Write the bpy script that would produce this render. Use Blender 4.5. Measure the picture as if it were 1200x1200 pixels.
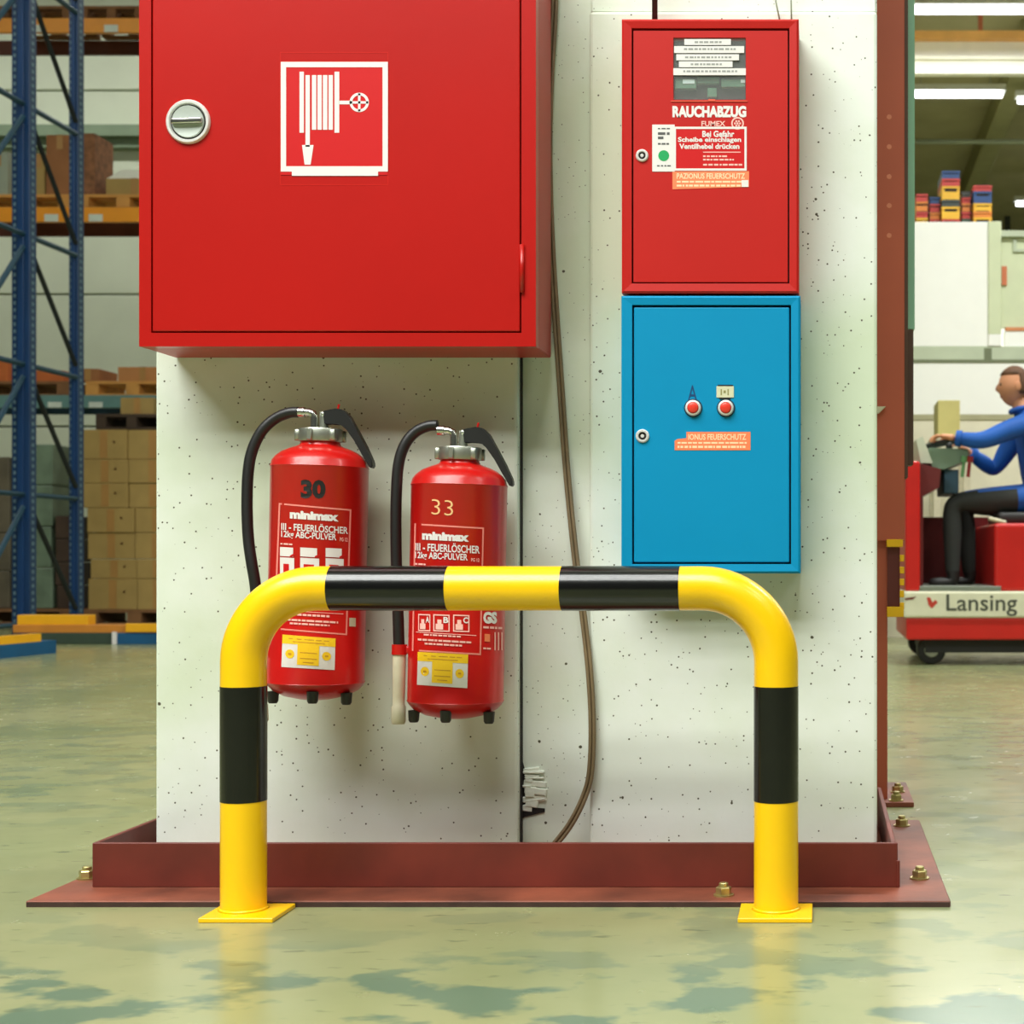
import bpy, bmesh, math, random
from mathutils import Vector, Matrix
R = math.radians
random.seed(7)
scene = bpy.context.scene
col = scene.collection
for o in list(bpy.data.objects): bpy.data.objects.remove(o)

# ------------------------------------------------------------------ camera, world, exposure
F = 1791.0; VX, VY, HC = 960.0, 655.0, 0.615
cd = bpy.data.cameras.new('camera'); cam = bpy.data.objects.new('camera', cd); col.objects.link(cam)
cam.location = (0, 0, HC); cam.rotation_euler = (R(90), 0, 0)
cd.sensor_width = 36; cd.lens = F/1200*36
cd.shift_x = -(VX-600)/1200; cd.shift_y = (VY-600)/1200
cd.dof.use_dof = True; cd.dof.focus_distance = 2.85; cd.dof.aperture_fstop = 8.0
cd.clip_end = 200
scene.camera = cam
w = bpy.data.worlds.new('world'); scene.world = w; w.use_nodes = True
bg = w.node_tree.nodes['Background']; bg.inputs[0].default_value = (0.95, 1.0, 0.90, 1); bg.inputs[1].default_value = 0.08
scene.view_settings.view_transform = 'Standard'; scene.view_settings.look = 'None'
scene.view_settings.gamma = 1; scene.view_settings.use_curve_mapping = False
scene.view_settings.exposure = -0.12
LAMP = 72.0          # watts of each hanging luminaire in the main hall
ANNEX = 110.0

# ------------------------------------------------------------------ helpers
def lin(c):
    return tuple((v/12.92 if v <= .04045 else ((v+.055)/1.055)**2.4) for v in (x/255 for x in c)) + (1,)
MATS = {}
def mat(name, rgb, rough=.5, metal=0., coat=0., var=.06, vscale=6., bump=0., bscale=60., emit=0., spec=.5, alpha=None):
    if name in MATS: return MATS[name]
    m = bpy.data.materials.new(name); m.use_nodes = True; nt = m.node_tree; b = nt.nodes['Principled BSDF']
    c = lin(rgb)
    tc = nt.nodes.new('ShaderNodeTexCoord')
    if var > 0:
        n = nt.nodes.new('ShaderNodeTexNoise'); n.inputs['Scale'].default_value = vscale; n.inputs['Detail'].default_value = 5
        nt.links.new(tc.outputs['Object'], n.inputs['Vector'])
        r = nt.nodes.new('ShaderNodeValToRGB')
        r.color_ramp.elements[0].position = .3; r.color_ramp.elements[1].position = .7
        r.color_ramp.elements[0].color = tuple(x*(1-var) for x in c[:3])+(1,)
        r.color_ramp.elements[1].color = tuple(min(1, x*(1+var)) for x in c[:3])+(1,)
        nt.links.new(n.outputs['Fac'], r.inputs[0]); nt.links.new(r.outputs[0], b.inputs['Base Color'])
    else: b.inputs['Base Color'].default_value = c
    b.inputs['Roughness'].default_value = rough; b.inputs['Metallic'].default_value = metal
    b.inputs['Coat Weight'].default_value = coat; b.inputs['Coat Roughness'].default_value = .08
    b.inputs['Specular IOR Level'].default_value = spec
    if bump > 0:
        n2 = nt.nodes.new('ShaderNodeTexNoise'); n2.inputs['Scale'].default_value = bscale; n2.inputs['Detail'].default_value = 4
        nt.links.new(tc.outputs['Object'], n2.inputs['Vector'])
        bp = nt.nodes.new('ShaderNodeBump'); bp.inputs['Strength'].default_value = bump; bp.inputs['Distance'].default_value = .003
        nt.links.new(n2.outputs['Fac'], bp.inputs['Height']); nt.links.new(bp.outputs[0], b.inputs['Normal'])
    if emit > 0:
        b.inputs['Emission Color'].default_value = c; b.inputs['Emission Strength'].default_value = emit
    MATS[name] = m
    return m

def P(px, py, D): return Vector(((px-VX)/F*D, D, HC+(VY-py)/F*D))
def PX(px, D): return (px-VX)/F*D
def PZ(py, D): return HC+(VY-py)/F*D

def tag(o, label=None, cat=None, group=None, kind=None):
    if label: o['label'] = label
    if cat: o['category'] = cat
    if group: o['group'] = group
    if kind: o['kind'] = kind
    return o
def thing(name, loc, label, cat, group=None, kind=None):
    e = bpy.data.objects.new(name, None); col.objects.link(e); e.location = loc; e.empty_display_size = .05
    return tag(e, label, cat, group, kind)
def link(name, me, m, parent=None, local=False, smooth=False):
    o = bpy.data.objects.new(name, me); col.objects.link(o)
    if m is not None:
        me.materials.clear(); me.materials.append(m)
    if parent is not None:
        o.parent = parent
        if not local and parent.type == 'EMPTY': o.matrix_parent_inverse = Matrix.Translation(-parent.location)
    if smooth:
        for p in me.polygons: p.use_smooth = True
    return o
def obj(name, bm, m, parent=None, local=False, smooth=False, sharp=None):
    bmesh.ops.recalc_face_normals(bm, faces=bm.faces)
    me = bpy.data.meshes.new(name); bm.to_mesh(me); bm.free()
    o = link(name, me, m, parent, local, smooth or sharp is not None)
    if sharp is not None: me.set_sharp_from_angle(angle=R(sharp))
    return o
def B(): return bmesh.new()
def box(bm, x0, x1, y0, y1, z0, z1, bev=0., seg=1, rot=None):
    M = Matrix.Translation(((x0+x1)/2, (y0+y1)/2, (z0+z1)/2))
    if rot is not None: M = M @ rot
    g = bmesh.ops.create_cube(bm, size=1, matrix=M @ Matrix.Diagonal((abs(x1-x0), abs(y1-y0), abs(z1-z0), 1)))
    if bev > 0:
        es = list({e for v in g['verts'] for e in v.link_edges})
        bmesh.ops.bevel(bm, geom=es, offset=bev, segments=seg, affect='EDGES', profile=.5)
    return bm
def basis(d):
    d = Vector(d).normalized(); up = Vector((0, 0, 1)) if abs(d.z) < .95 else Vector((0, 1, 0))
    a = d.cross(up).normalized(); return a, d.cross(a).normalized(), d
def tube(bm, pts, r, n=12, caps=True):
    pts = [Vector(p) for p in pts]; rs = r if isinstance(r, (list, tuple)) else [r]*len(pts)
    rings = []; prev = None
    for i, p in enumerate(pts):
        d = (pts[min(i+1, len(pts)-1)]-pts[max(i-1, 0)]).normalized()
        if prev is None: a, b, _ = basis(d)
        else:
            a = (prev - d*prev.dot(d)).normalized(); b = d.cross(a)
        prev = a
        rings.append([bm.verts.new(p+(a*math.cos(t)+b*math.sin(t))*rs[i]) for t in (2*math.pi*k/n for k in range(n))])
    for i in range(len(rings)-1):
        for k in range(n):
            bm.faces.new((rings[i][k], rings[i][(k+1) % n], rings[i+1][(k+1) % n], rings[i+1][k]))
    if caps:
        bm.faces.new(rings[0]); bm.faces.new(list(reversed(rings[-1])))
    return bm
def spline(pts, k=8):
    pts = [Vector(p) for p in pts]; out = []
    for i in range(len(pts)-1):
        p0, p1, p2, p3 = pts[max(i-1, 0)], pts[i], pts[i+1], pts[min(i+2, len(pts)-1)]
        for j in range(k):
            t = j/k
            out.append(.5*((2*p1)+(p2-p0)*t+(2*p0-5*p1+4*p2-p3)*t*t+(3*p1-p0-3*p2+p3)*t**3))
    out.append(pts[-1]); return out
def lathe(bm, prof, c=(0, 0, 0), axis='Z', n=40, cap=True):
    c = Vector(c); rings = []
    for r, h in prof:
        if r < 1e-6: rings.append([bm.verts.new(c+(Vector((0, 0, h)) if axis == 'Z' else Vector((0, h, 0))))]); continue
        ring = []
        for k in range(n):
            t = 2*math.pi*k/n
            ring.append(bm.verts.new(c+(Vector((r*math.cos(t), r*math.sin(t), h)) if axis == 'Z' else Vector((r*math.cos(t), h, r*math.sin(t))))))
        rings.append(ring)
    for a, b in zip(rings, rings[1:]):
        for k in range(n):
            k2 = (k+1) % n
            if len(a) == 1 and len(b) == 1: continue
            if len(a) == 1: bm.faces.new((a[0], b[k], b[k2]))
            elif len(b) == 1: bm.faces.new((a[k], a[k2], b[0]))
            else: bm.faces.new((a[k], a[k2], b[k2], b[k]))
    if cap and len(rings[0]) > 1: bm.faces.new(rings[0])
    if cap and len(rings[-1]) > 1: bm.faces.new(rings[-1])
    return bm
def prism(bm, pts, y0, y1):
    """polygon of (x,z) extruded from y0 to y1"""
    a = [bm.verts.new((x, y0, z)) for x, z in pts]; b = [bm.verts.new((x, y1, z)) for x, z in pts]
    bm.faces.new(a); bm.faces.new(list(reversed(b)))
    for i in range(len(pts)):
        j = (i+1) % len(pts); bm.faces.new((a[i], b[i], b[j], a[j]))
    return bm
def pxbox(bm, px0, px1, py0, py1, D0, D1, bev=0., seg=1):
    """box whose front face (at depth D0) covers the pixel rectangle"""
    return box(bm, PX(px0, D0), PX(px1, D0), D0, D1, PZ(py1, D0), PZ(py0, D0), bev, seg)
_tc = {}
def text_verts(s, bold=0.):
    k = (s, bold)
    if k in _tc: return _tc[k]
    cu = bpy.data.curves.new('t', 'FONT'); cu.body = s; cu.offset = bold; cu.resolution_u = 3
    o = bpy.data.objects.new('t', cu); col.objects.link(o); bpy.context.view_layer.update()
    me = o.to_mesh(); vs = [v.co.copy() for v in me.vertices]; fs = [tuple(p.vertices) for p in me.polygons]
    o.to_mesh_clear(); bpy.data.objects.remove(o); bpy.data.curves.remove(cu)
    xs = [v.x for v in vs]; ys = [v.y for v in vs]
    x0, x1, y0, y1 = min(xs), max(xs), min(ys), max(ys)
    vs = [((v.x-x0)/(x1-x0), (v.y-y0)/(y1-y0)) for v in vs]
    _tc[k] = (vs, fs); return _tc[k]
def text_flat(name, s, px0, px1, py0, py1, D, m, parent, bold=.02):
    vs, fs = text_verts(s, bold)
    me = bpy.data.meshes.new(name)
    me.from_pydata([P(px0+(px1-px0)*u, py1+(py0-py1)*v, D) for u, v in vs], [], fs)
    return link(name, me, m, parent)
def ring_prism(bm, px0, px1, py0, py1, t, D0, D1):
    """rectangular frame, width t in pixels"""
    pxbox(bm, px0, px1, py0, py0+t, D0, D1); pxbox(bm, px0, px1, py1-t, py1, D0, D1)
    pxbox(bm, px0, px0+t, py0+t, py1-t, D0, D1); pxbox(bm, px1-t, px1, py0+t, py1-t, D0, D1)
    return bm
def disc(bm, px, py, rp, D, th=.0006, n=24):
    c = P(px, py, D); r = rp/F*D
    return lathe(bm, [(0, 0), (r, 0), (r, th), (0, th)], c, 'Y', n)
def dashes(bm, px0, px1, py0, py1, D, seed=0, mean=4.):
    """row of tiny print too small to read, as short bars"""
    rr = random.Random(seed); x = px0
    while x < px1-1:
        l = min(px1-x, mean*(.5+rr.random())); pxbox(bm, x, x+l, py0, py1, D, D+.0003); x += l+.9+rr.random()*.8
    return bm

# ------------------------------------------------------------------ materials
def concrete_mat():
    m = bpy.data.materials.new('painted_concrete'); m.use_nodes = True; nt = m.node_tree; L = nt.links; N = nt.nodes
    b = N['Principled BSDF']; tc = N.new('ShaderNodeTexCoord')
    def noise(s, d=5):
        n = N.new('ShaderNodeTexNoise'); n.inputs['Scale'].default_value = s; n.inputs['Detail'].default_value = d
        L.new(tc.outputs['Object'], n.inputs['Vector']); return n
    n1 = noise(2.2, 6); r1 = N.new('ShaderNodeValToRGB'); e = r1.color_ramp.elements
    e[0].position = .36; e[0].color = lin((206, 217, 190)); e[1].position = .62; e[1].color = lin((229, 234, 225))
    L.new(n1.outputs['Fac'], r1.inputs[0])
    # air-bubble pits in cast concrete, several sizes; only some cells hold one
    def pits(scale, rad, keep):
        v = N.new('ShaderNodeTexVoronoi'); v.inputs['Scale'].default_value = scale
        L.new(tc.outputs['Object'], v.inputs['Vector'])
        s = N.new('ShaderNodeSeparateColor'); L.new(v.outputs['Color'], s.inputs[0])
        k = N.new('ShaderNodeMath'); k.operation = 'GREATER_THAN'; k.inputs[1].default_value = 1-keep; L.new(s.outputs[0], k.inputs[0])
        rr = N.new('ShaderNodeMath'); rr.operation = 'MULTIPLY_ADD'; rr.inputs[1].default_value = rad; rr.inputs[2].default_value = rad*.5
        L.new(s.outputs[1], rr.inputs[0])
        nz = noise(160, 2); ad = N.new('ShaderNodeMath'); ad.operation = 'MULTIPLY_ADD'; ad.inputs[1].default_value = rad*1.1
        L.new(nz.outputs['Fac'], ad.inputs[0]); L.new(v.outputs['Distance'], ad.inputs[2])
        lt = N.new('ShaderNodeMath'); lt.operation = 'LESS_THAN'; L.new(ad.outputs[0], lt.inputs[0])
        sh = N.new('ShaderNodeMath'); sh.operation = 'ADD'; sh.inputs[1].default_value = rad*.5; L.new(rr.outputs[0], sh.inputs[0]); L.new(sh.outputs[0], lt.inputs[1])
        mu = N.new('ShaderNodeMath'); mu.operation = 'MULTIPLY'; L.new(lt.outputs[0], mu.inputs[0]); L.new(k.outputs[0], mu.inputs[1]); return mu
    a = pits(24, .055, .4); c = pits(95, .12, .6)
    mx = N.new('ShaderNodeMath'); mx.operation = 'MAXIMUM'; L.new(a.outputs[0], mx.inputs[0]); L.new(c.outputs[0], mx.inputs[1])
    mix = N.new('ShaderNodeMix'); mix.data_type = 'RGBA'; L.new(mx.outputs[0], mix.inputs[0]); L.new(r1.outputs[0], mix.inputs[6]); mix.inputs[7].default_value = lin((78, 74, 54))
    L.new(mix.outputs[2], b.inputs['Base Color'])
    n2 = noise(14, 6)
    hs = N.new('ShaderNodeMath'); hs.operation = 'SUBTRACT'; L.new(n2.outputs['Fac'], hs.inputs[0]); L.new(mx.outputs[0], hs.inputs[1])
    bp = N.new('ShaderNodeBump'); bp.inputs['Strength'].default_value = .35; bp.inputs['Distance'].default_value = .004
    L.new(hs.outputs[0], bp.inputs['Height']); L.new(bp.outputs[0], b.inputs['Normal'])
    b.inputs['Roughness'].default_value = .55
    return m
def floor_mat():
    m = bpy.data.materials.new('coated_floor'); m.use_nodes = True; nt = m.node_tree; L = nt.links; N = nt.nodes
    b = N['Principled BSDF']; tc = N.new('ShaderNodeTexCoord')
    def noise(s, d, sc=(1, 1, 1), off=(0, 0, 0)):
        mp = N.new('ShaderNodeMapping'); mp.inputs['Scale'].default_value = sc; mp.inputs['Location'].default_value = off
        L.new(tc.outputs['Object'], mp.inputs['Vector'])
        n = N.new('ShaderNodeTexNoise'); n.inputs['Scale'].default_value = s; n.inputs['Detail'].default_value = d
        L.new(mp.outputs[0], n.inputs['Vector']); return n
    def ramp(src, p0, p1, c0, c1):
        r = N.new('ShaderNodeValToRGB'); e = r.color_ramp.elements
        e[0].position = p0; e[1].position = p1; e[0].color = c0; e[1].color = c1; L.new(src, r.inputs[0]); return r
    base = ramp(noise(1.4, 6).outputs['Fac'], .3, .7, lin((128, 136, 94)), lin((157, 157, 113)))
    blot = ramp(noise(7.5, 4, (.75, 1.0, 1), (3.1, .4, 0)).outputs['Fac'], .505, .57, (0, 0, 0, 1), (1, 1, 1, 1))
    big = ramp(noise(.75, 3, (1, 1, 1), (5, 2, 0)).outputs['Fac'], .38, .54, (0.12, .12, .12, 1), (1, 1, 1, 1))
    # the coating is worn through in a traffic lane that passes in front of the barrier
    sx = N.new('ShaderNodeSeparateXYZ'); L.new(tc.outputs['Object'], sx.inputs[0])
    wob = N.new('ShaderNodeMath'); wob.operation = 'MULTIPLY_ADD'; wob.inputs[1].default_value = .5; L.new(noise(2.2, 3).outputs['Fac'], wob.inputs[0]); L.new(sx.outputs[1], wob.inputs[2])
    ln_ = N.new('ShaderNodeMapRange'); ln_.interpolation_type = 'SMOOTHSTEP'; ln_.inputs[1].default_value = 2.42; ln_.inputs[2].default_value = 2.78; ln_.inputs[3].default_value = 1.; ln_.inputs[4].default_value = .0; L.new(wob.outputs[0], ln_.inputs[0])
    mxl = N.new('ShaderNodeMath'); mxl.operation = 'MAXIMUM'; L.new(ln_.outputs[0], mxl.inputs[0]); bs = N.new('ShaderNodeMath'); bs.operation = 'MULTIPLY'; bs.inputs[1].default_value = .42; L.new(big.outputs[0], bs.inputs[0]); L.new(bs.outputs[0], mxl.inputs[1])
    mu = N.new('ShaderNodeMath'); mu.operation = 'MULTIPLY'; L.new(blot.outputs[0], mu.inputs[0]); L.new(mxl.outputs[0], mu.inputs[1])
    mu2 = N.new('ShaderNodeMath'); mu2.operation = 'MULTIPLY'; mu2.inputs[1].default_value = .85; L.new(mu.outputs[0], mu2.inputs[0])
    mix = N.new('ShaderNodeMix'); mix.data_type = 'RGBA'; L.new(mu2.outputs[0], mix.inputs[0]); L.new(base.outputs[0], mix.inputs[6]); mix.inputs[7].default_value = lin((84, 110, 92))
    sm = ramp(noise(26, 6, (.5, 1.6, 1)).outputs['Fac'], .63, .70, (0, 0, 0, 1), (.6, .6, .6, 1))
    mix2 = N.new('ShaderNodeMix'); mix2.data_type = 'RGBA'; L.new(sm.outputs[0], mix2.inputs[0]); L.new(mix.outputs[2], mix2.inputs[6]); mix2.inputs[7].default_value = lin((92, 102, 76))
    L.new(mix2.outputs[2], b.inputs['Base Color'])
    rg = ramp(noise(9, 5).outputs['Fac'], .3, .7, (.2,)*3+(1,), (.28,)*3+(1,)); L.new(rg.outputs[0], b.inputs['Roughness'])
    bp = N.new('ShaderNodeBump'); bp.inputs['Strength'].default_value = .04; bp.inputs['Distance'].default_value = .004
    L.new(noise(22, 4).outputs['Fac'], bp.inputs['Height']); L.new(bp.outputs[0], b.inputs['Normal'])
    b.inputs['Specular IOR Level'].default_value = .5
    return m
def slotted_mat(name, rgb):
    """painted steel upright with its rows of hook slots (fine perforation, two pixels wide)"""
    m = mat(name, rgb, .4, var=.12, vscale=3)
    nt = m.node_tree; L = nt.links; N = nt.nodes; b = N['Principled BSDF']
    tc = N.new('ShaderNodeTexCoord'); s = N.new('ShaderNodeSeparateXYZ'); L.new(tc.outputs['Generated'], s.inputs[0])
    so = N.new('ShaderNodeSeparateXYZ'); L.new(tc.outputs['Object'], so.inputs[0])
    def mt(op, a, b_=None):
        n = N.new('ShaderNodeMath'); n.operation = op
        for i, v in enumerate((a, b_)):
            if v is None: continue
            if hasattr(v, 'is_output'): L.new(v, n.inputs[i])
            else: n.inputs[i].default_value = v
        return n.outputs[0]
    z = mt('LESS_THAN', mt('FRACT', mt('MULTIPLY', so.outputs[2], 18.)), .5)
    def band(src, c, w): return mt('LESS_THAN', mt('ABSOLUTE', mt('SUBTRACT', src, c)), w)
    h = mt('MULTIPLY', z, mt('MAXIMUM', band(s.outputs[0], .17, .07), band(s.outputs[1], .5, .16)))
    src = b.inputs['Base Color'].links[0].from_socket
    mix = N.new('ShaderNodeMix'); mix.data_type = 'RGBA'; L.new(mt('MULTIPLY', h, .7), mix.inputs[0]); L.new(src, mix.inputs[6]); mix.inputs[7].default_value = lin((120, 150, 160))
    L.new(mix.outputs[2], b.inputs['Base Color'])
    return m
M_CONC = concrete_mat(); M_FLOOR = floor_mat()
M_RED = mat('red_enamel', (178, 18, 11), .3, coat=.0, spec=.5, var=.03, vscale=3, bump=.05, bscale=40)
M_RED2 = mat('red_enamel_cabinet', (186, 28, 22), .4, var=.03, vscale=4, spec=.35)
M_BLUE = mat('blue_enamel', (0, 138, 186), .5, var=.03, vscale=4, spec=.2)
M_DARK = mat('dark_gap', (24, 18, 16), .7, var=0)
M_WHITE = mat('white_print', (226, 222, 218), .5, var=0)
M_PINK = mat('pale_print', (247, 190, 180), .5, var=0)
M_SIGN = mat('red_sign', (200, 20, 22), .35, var=0)
M_SIGNEDGE = mat('red_film', (196, 30, 20), .3, var=0)
M_GREYP = mat('grey_print', (150, 150, 146), .5, var=0)
M_BLACK = mat('black_print', (22, 20, 18), .5, var=0)
M_GREEN = mat('green_dot', (0, 158, 84), .5, var=0)
M_ORANGE = mat('orange_sticker', (240, 128, 82), .5, var=.05)
M_PEACH = mat('peach_print', (252, 214, 172), .5, var=0)
M_CHROME = mat('chrome', (200, 200, 192), .22, 1., var=.05)
M_BRUSH = mat('brushed_aluminium', (176, 180, 166), .38, .9, var=.12, vscale=30)
M_EXT = mat('extinguisher_red', (188, 18, 14), .3, coat=.12, var=.04, vscale=8)
M_RUB = mat('black_rubber', (26, 26, 25), .42, var=.1)
M_BEIGE = mat('beige_plastic', (205, 198, 170), .45, var=.08, vscale=20)
M_YEL = mat('yellow_powder_coat', (255, 200, 0), .32, coat=.25, var=.03, vscale=5)
M_TAPE = mat('black_tape', (10, 10, 10), .22, coat=.3, var=.08, vscale=12, bump=.12, bscale=25)
M_STEEL = mat('red_oxide_steel', (112, 42, 30), .5, var=.25, vscale=7, bump=.12, bscale=40)
M_STEELTOP = mat('red_oxide_plate', (124, 64, 44), .55, var=.5, vscale=6, bump=.2, bscale=40)
M_POST = mat('red_brown_post', (180, 88, 62), .5, var=.07, vscale=3)
M_POSTD = mat('dark_brown_seal', (84, 58, 44), .6, var=.1)
M_TEAL = mat('teal_seal', (140, 186, 156), .5, var=.06)
M_ZINC = mat('yellow_zinc', (190, 178, 120), .32, .8, var=.2, vscale=60)
M_CABLE = mat('brown_cable', (122, 104, 76), .5, var=.12, vscale=20)
M_MORTAR = mat('rough_mortar', (236, 240, 228), .8, var=.1, vscale=25, bump=.8, bscale=60)

# ------------------------------------------------------------------ setting
def struct(name, bm, m, label, cat, parent=None):
    o = obj(name, bm, m, parent)
    if parent is None: tag(o, label, cat, kind='structure')
    return o
bm = B(); box(bm, -24, 14, -14, 32, -.1, 0); struct('floor', bm, M_FLOOR, 'pale yellow green coated concrete floor with bluish blotches', 'floor')
M_CEIL = mat('hall_ceiling', (196, 196, 176), .8, var=.05)
M_CEIL2 = mat('annex_ceiling', (168, 160, 122), .85, var=.12, vscale=1.5)
M_PANEL = mat('wall_panel', (212, 218, 194), .75, var=.05, vscale=1.5)
M_OLIVE = mat('olive_wall', (124, 124, 84), .85, var=.15, vscale=.8)
M_SEAM = mat('panel_joint', (150, 156, 132), .9, var=.1)
bm = B(); box(bm, -24, 14, -14, 11, 9, 9.2); box(bm, -24, .3, 11, 20.6, 9, 9.2)
struct('ceiling', bm, M_CEIL, 'high pale ceiling of the main hall', 'ceiling')
bm = B(); box(bm, .3, 14, 11, 28.2, 6.0, 6.15); struct('ceiling_annex', bm, M_CEIL2, 'low olive brown ceiling behind the forklift', 'ceiling')
bm = B(); box(bm, .3, 14, 10.9, 11.0, 6.0, 9); struct('trim_1', bm, M_CEIL, 'pale fascia between the high hall and the low annex', 'trim')
bm = B(); box(bm, .2, .3, 11, 28.2, 0, 9); struct('wall_partition', bm, M_OLIVE, 'partition wall between the racks and the annex', 'wall')
bm = B(); box(bm, .3, 14, 28, 28.2, 0, 6); struct('wall_far', bm, M_OLIVE, 'dark olive far wall of the annex', 'wall')
# back wall behind the racks: horizontal cast panels with recessed joints
bm = B(); box(bm, -24, .2, 20.12, 20.4, 0, 9); wb = struct('wall_back', bm, M_SEAM, 'pale green grey panelled wall behind the pallet racks', 'wall')
zs = [0, PZ(620, 20), PZ(500, 20), PZ(345, 20), PZ(225, 20), PZ(106, 20), 9]
for i in range(6):
    bm = B(); box(bm, -24, .2, 20, 20.12, zs[i]+.012, zs[i+1]-.012, .01); obj('panel', bm, M_PANEL, wb)
bm = B(); box(bm, -24, .2, 19.75, 20, PZ(160, 19.8), PZ(147, 19.8)); box(bm, -24, .2, 19.85, 20, PZ(171, 19.8), PZ(160, 19.8))
struct('trim_2', bm, mat('grey_green_rail', (128, 146, 118), .6), 'grey green horizontal steel rail on the panelled back wall', 'trim')

# ------------------------------------------------------------------ luminaires
M_TUBE = mat('lit_tube', (250, 250, 255), .4, var=0, emit=6.)
M_HOUS = mat('lamp_housing', (226, 228, 220), .4, var=.03)
def luminaire(x, y, z, zc, L, watts, label, group, w=.22, alongY=False):
    t = thing('fluorescent_luminaire', (x, y, z), label, 'lamp', group)
    bm = B(); prism(bm, [(-w/2, .03), (w/2, .03), (w/2*.6, .1), (-w/2*.6, .1)], -L/2, L/2)
    M90 = Matrix.Rotation(R(90), 4, 'Z')
    if not alongY: bmesh.ops.transform(bm, matrix=M90, verts=bm.verts)
    obj('housing', bm, M_HOUS, t, True)
    for s in (-1, 1):
        bm = B(); tube(bm, [(s*w*.25, -L/2+.03, .0), (s*w*.25, L/2-.03, .0)], .022, 10)
        if not alongY: bmesh.ops.transform(bm, matrix=M90, verts=bm.verts)
        obj('tube', bm, M_TUBE, t, True, True)
        bm = B(); p = (0, s*L*.35, .1) if alongY else (s*L*.35, 0, .1)
        tube(bm, [p, (p[0], p[1], zc-z-.025)], .006, 6); obj('suspension_rod', bm, M_BRUSH, t, True)
    if watts > 0:
        ld = bpy.data.lights.new('tube_light', 'AREA'); ld.shape = 'RECTANGLE'; ld.energy = watts; ld.color = (.98, 1.0, .965)
        ld.size = L; ld.size_y = w
        lo = bpy.data.objects.new('tube_light', ld); col.objects.link(lo); lo.parent = t; lo.location = (0, 0, -.03)
        if alongY: lo.rotation_euler = (0, 0, R(90))
    return t
for y in (-3.2, -2.0, -.8, .4):
    for x in (-5.1, -2.75, -.4):
        luminaire(x, y, 6.6, 9, 2.3, LAMP*1.72*(.8 if x > -1 else 1.0), 'long twin tube luminaire hanging above the open hall floor', 'hanging lamps of the main hall', .8)
for y in (7.5, 10.5, 17.6):
    for x in (-11, -8.2, -5.4, -2.6):
        luminaire(x, y, 8.2, 9, 2.3, LAMP*(.9 if y > 15 else .5), 'long twin tube luminaire hanging above the pallet racks', 'hanging lamps over the racks')
for y in (-1.4, 1.6):
    luminaire(4.6, y, 6.6, 9, 2.3, LAMP*1.1, 'added unseen twin tube luminaire brightening the steel post', 'added fill lamps for the steel post')  # out-of-view pair added to lift the dark post and the right wall side
# annex lamps that the photo shows
an = [(PX(1130, 13.6), 13.6, PZ(12, 13.6), 2.6, 'bright tube lamp hanging in front of the white girder'),
      (PX(1120, 16.0), 16.0, PZ(111, 16.0), 1.04, 'bright tube lamp hanging just behind the white girder'),
      (PX(1250, 16.4), 16.4, PZ(118, 16.4), 1.1, 'bright tube lamp hanging beside the pale ceiling beam'),
      (PX(1244, 21.0), 21.0, PZ(239, 21.0), 1.3, 'bright tube lamp hanging low near the dark far wall')]
for x, y, z, L, lab in an: luminaire(x, y, z, 6.0, L, ANNEX, lab, None, .14)
for x in (4.5, 7.5):
    luminaire(x, 12.6, 5.3, 6.0, 2.3, ANNEX*2, 'long tube lamp over the annex floor', 'annex lamps past the forklift', .14)
    luminaire(x-3.0, 7.6, 6.6, 9.0, 2.3, LAMP*4.2, 'added unseen twin tube luminaire brightening the white cabin front', 'added fill lamps for the white cabin')  # out-of-view lamps added so the cabin front turns bright white

# annex steelwork
t = thing('roof_girder', (2, 14.6, 5.2), 'white painted roof girder with orange top flange under annex ceiling', 'girder')
M_GIR = mat('white_girder', (238, 234, 220), .5, var=.03); M_GIRO = mat('orange_flange', (226, 168, 92), .5, var=.1)
bm = B(); box(bm, .3, 9, 14.55, 14.65, PZ(88, 14.6), PZ(51, 14.6)); obj('web', bm, M_GIR, t)
bm = B(); box(bm, .3, 9, 14.5, 14.55, PZ(69, 14.5), PZ(65, 14.5)); obj('stiffener', bm, M_GIR, t)
bm = B(); box(bm, .3, 9, 14.45, 14.75, PZ(51, 14.6), PZ(42, 14.6)); obj('top_flange', bm, M_GIRO, t)
bm = B(); box(bm, PX(1146, 14.6), PX(1151, 14.6), 14.55, 14.6, PZ(42, 14.6), 6.0); obj('hanger', bm, mat('rust_hanger', (196, 112, 74), .6), t)
bm = B(); box(bm, 2.02, 2.26, 15.2, 27.9, 5.72, 6.0, .01); tag(obj('ceiling_beam', bm, mat('pale_beam', (150, 146, 104), .6)), 'pale olive steel beam running back along annex ceiling', 'beam')
bm = B(); tube(bm, [(.3, 18, PZ(166, 18)), (9, 18, PZ(166, 18))], .03, 10); tag(obj('ceiling_pipe', bm, mat('grey_pipe', (150, 158, 138), .4), smooth=True), 'thin grey green pipe running across under the annex ceiling', 'pipe')
bm = B(); box(bm, PX(1178, 24), PX(1184, 24), 24, 24.12, 0, 6.0); tag(obj('steel_stanchion', bm, mat('dark_stanchion', (50, 54, 40), .6)), 'dark slim steel stanchion before the olive far wall', 'post')

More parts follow.
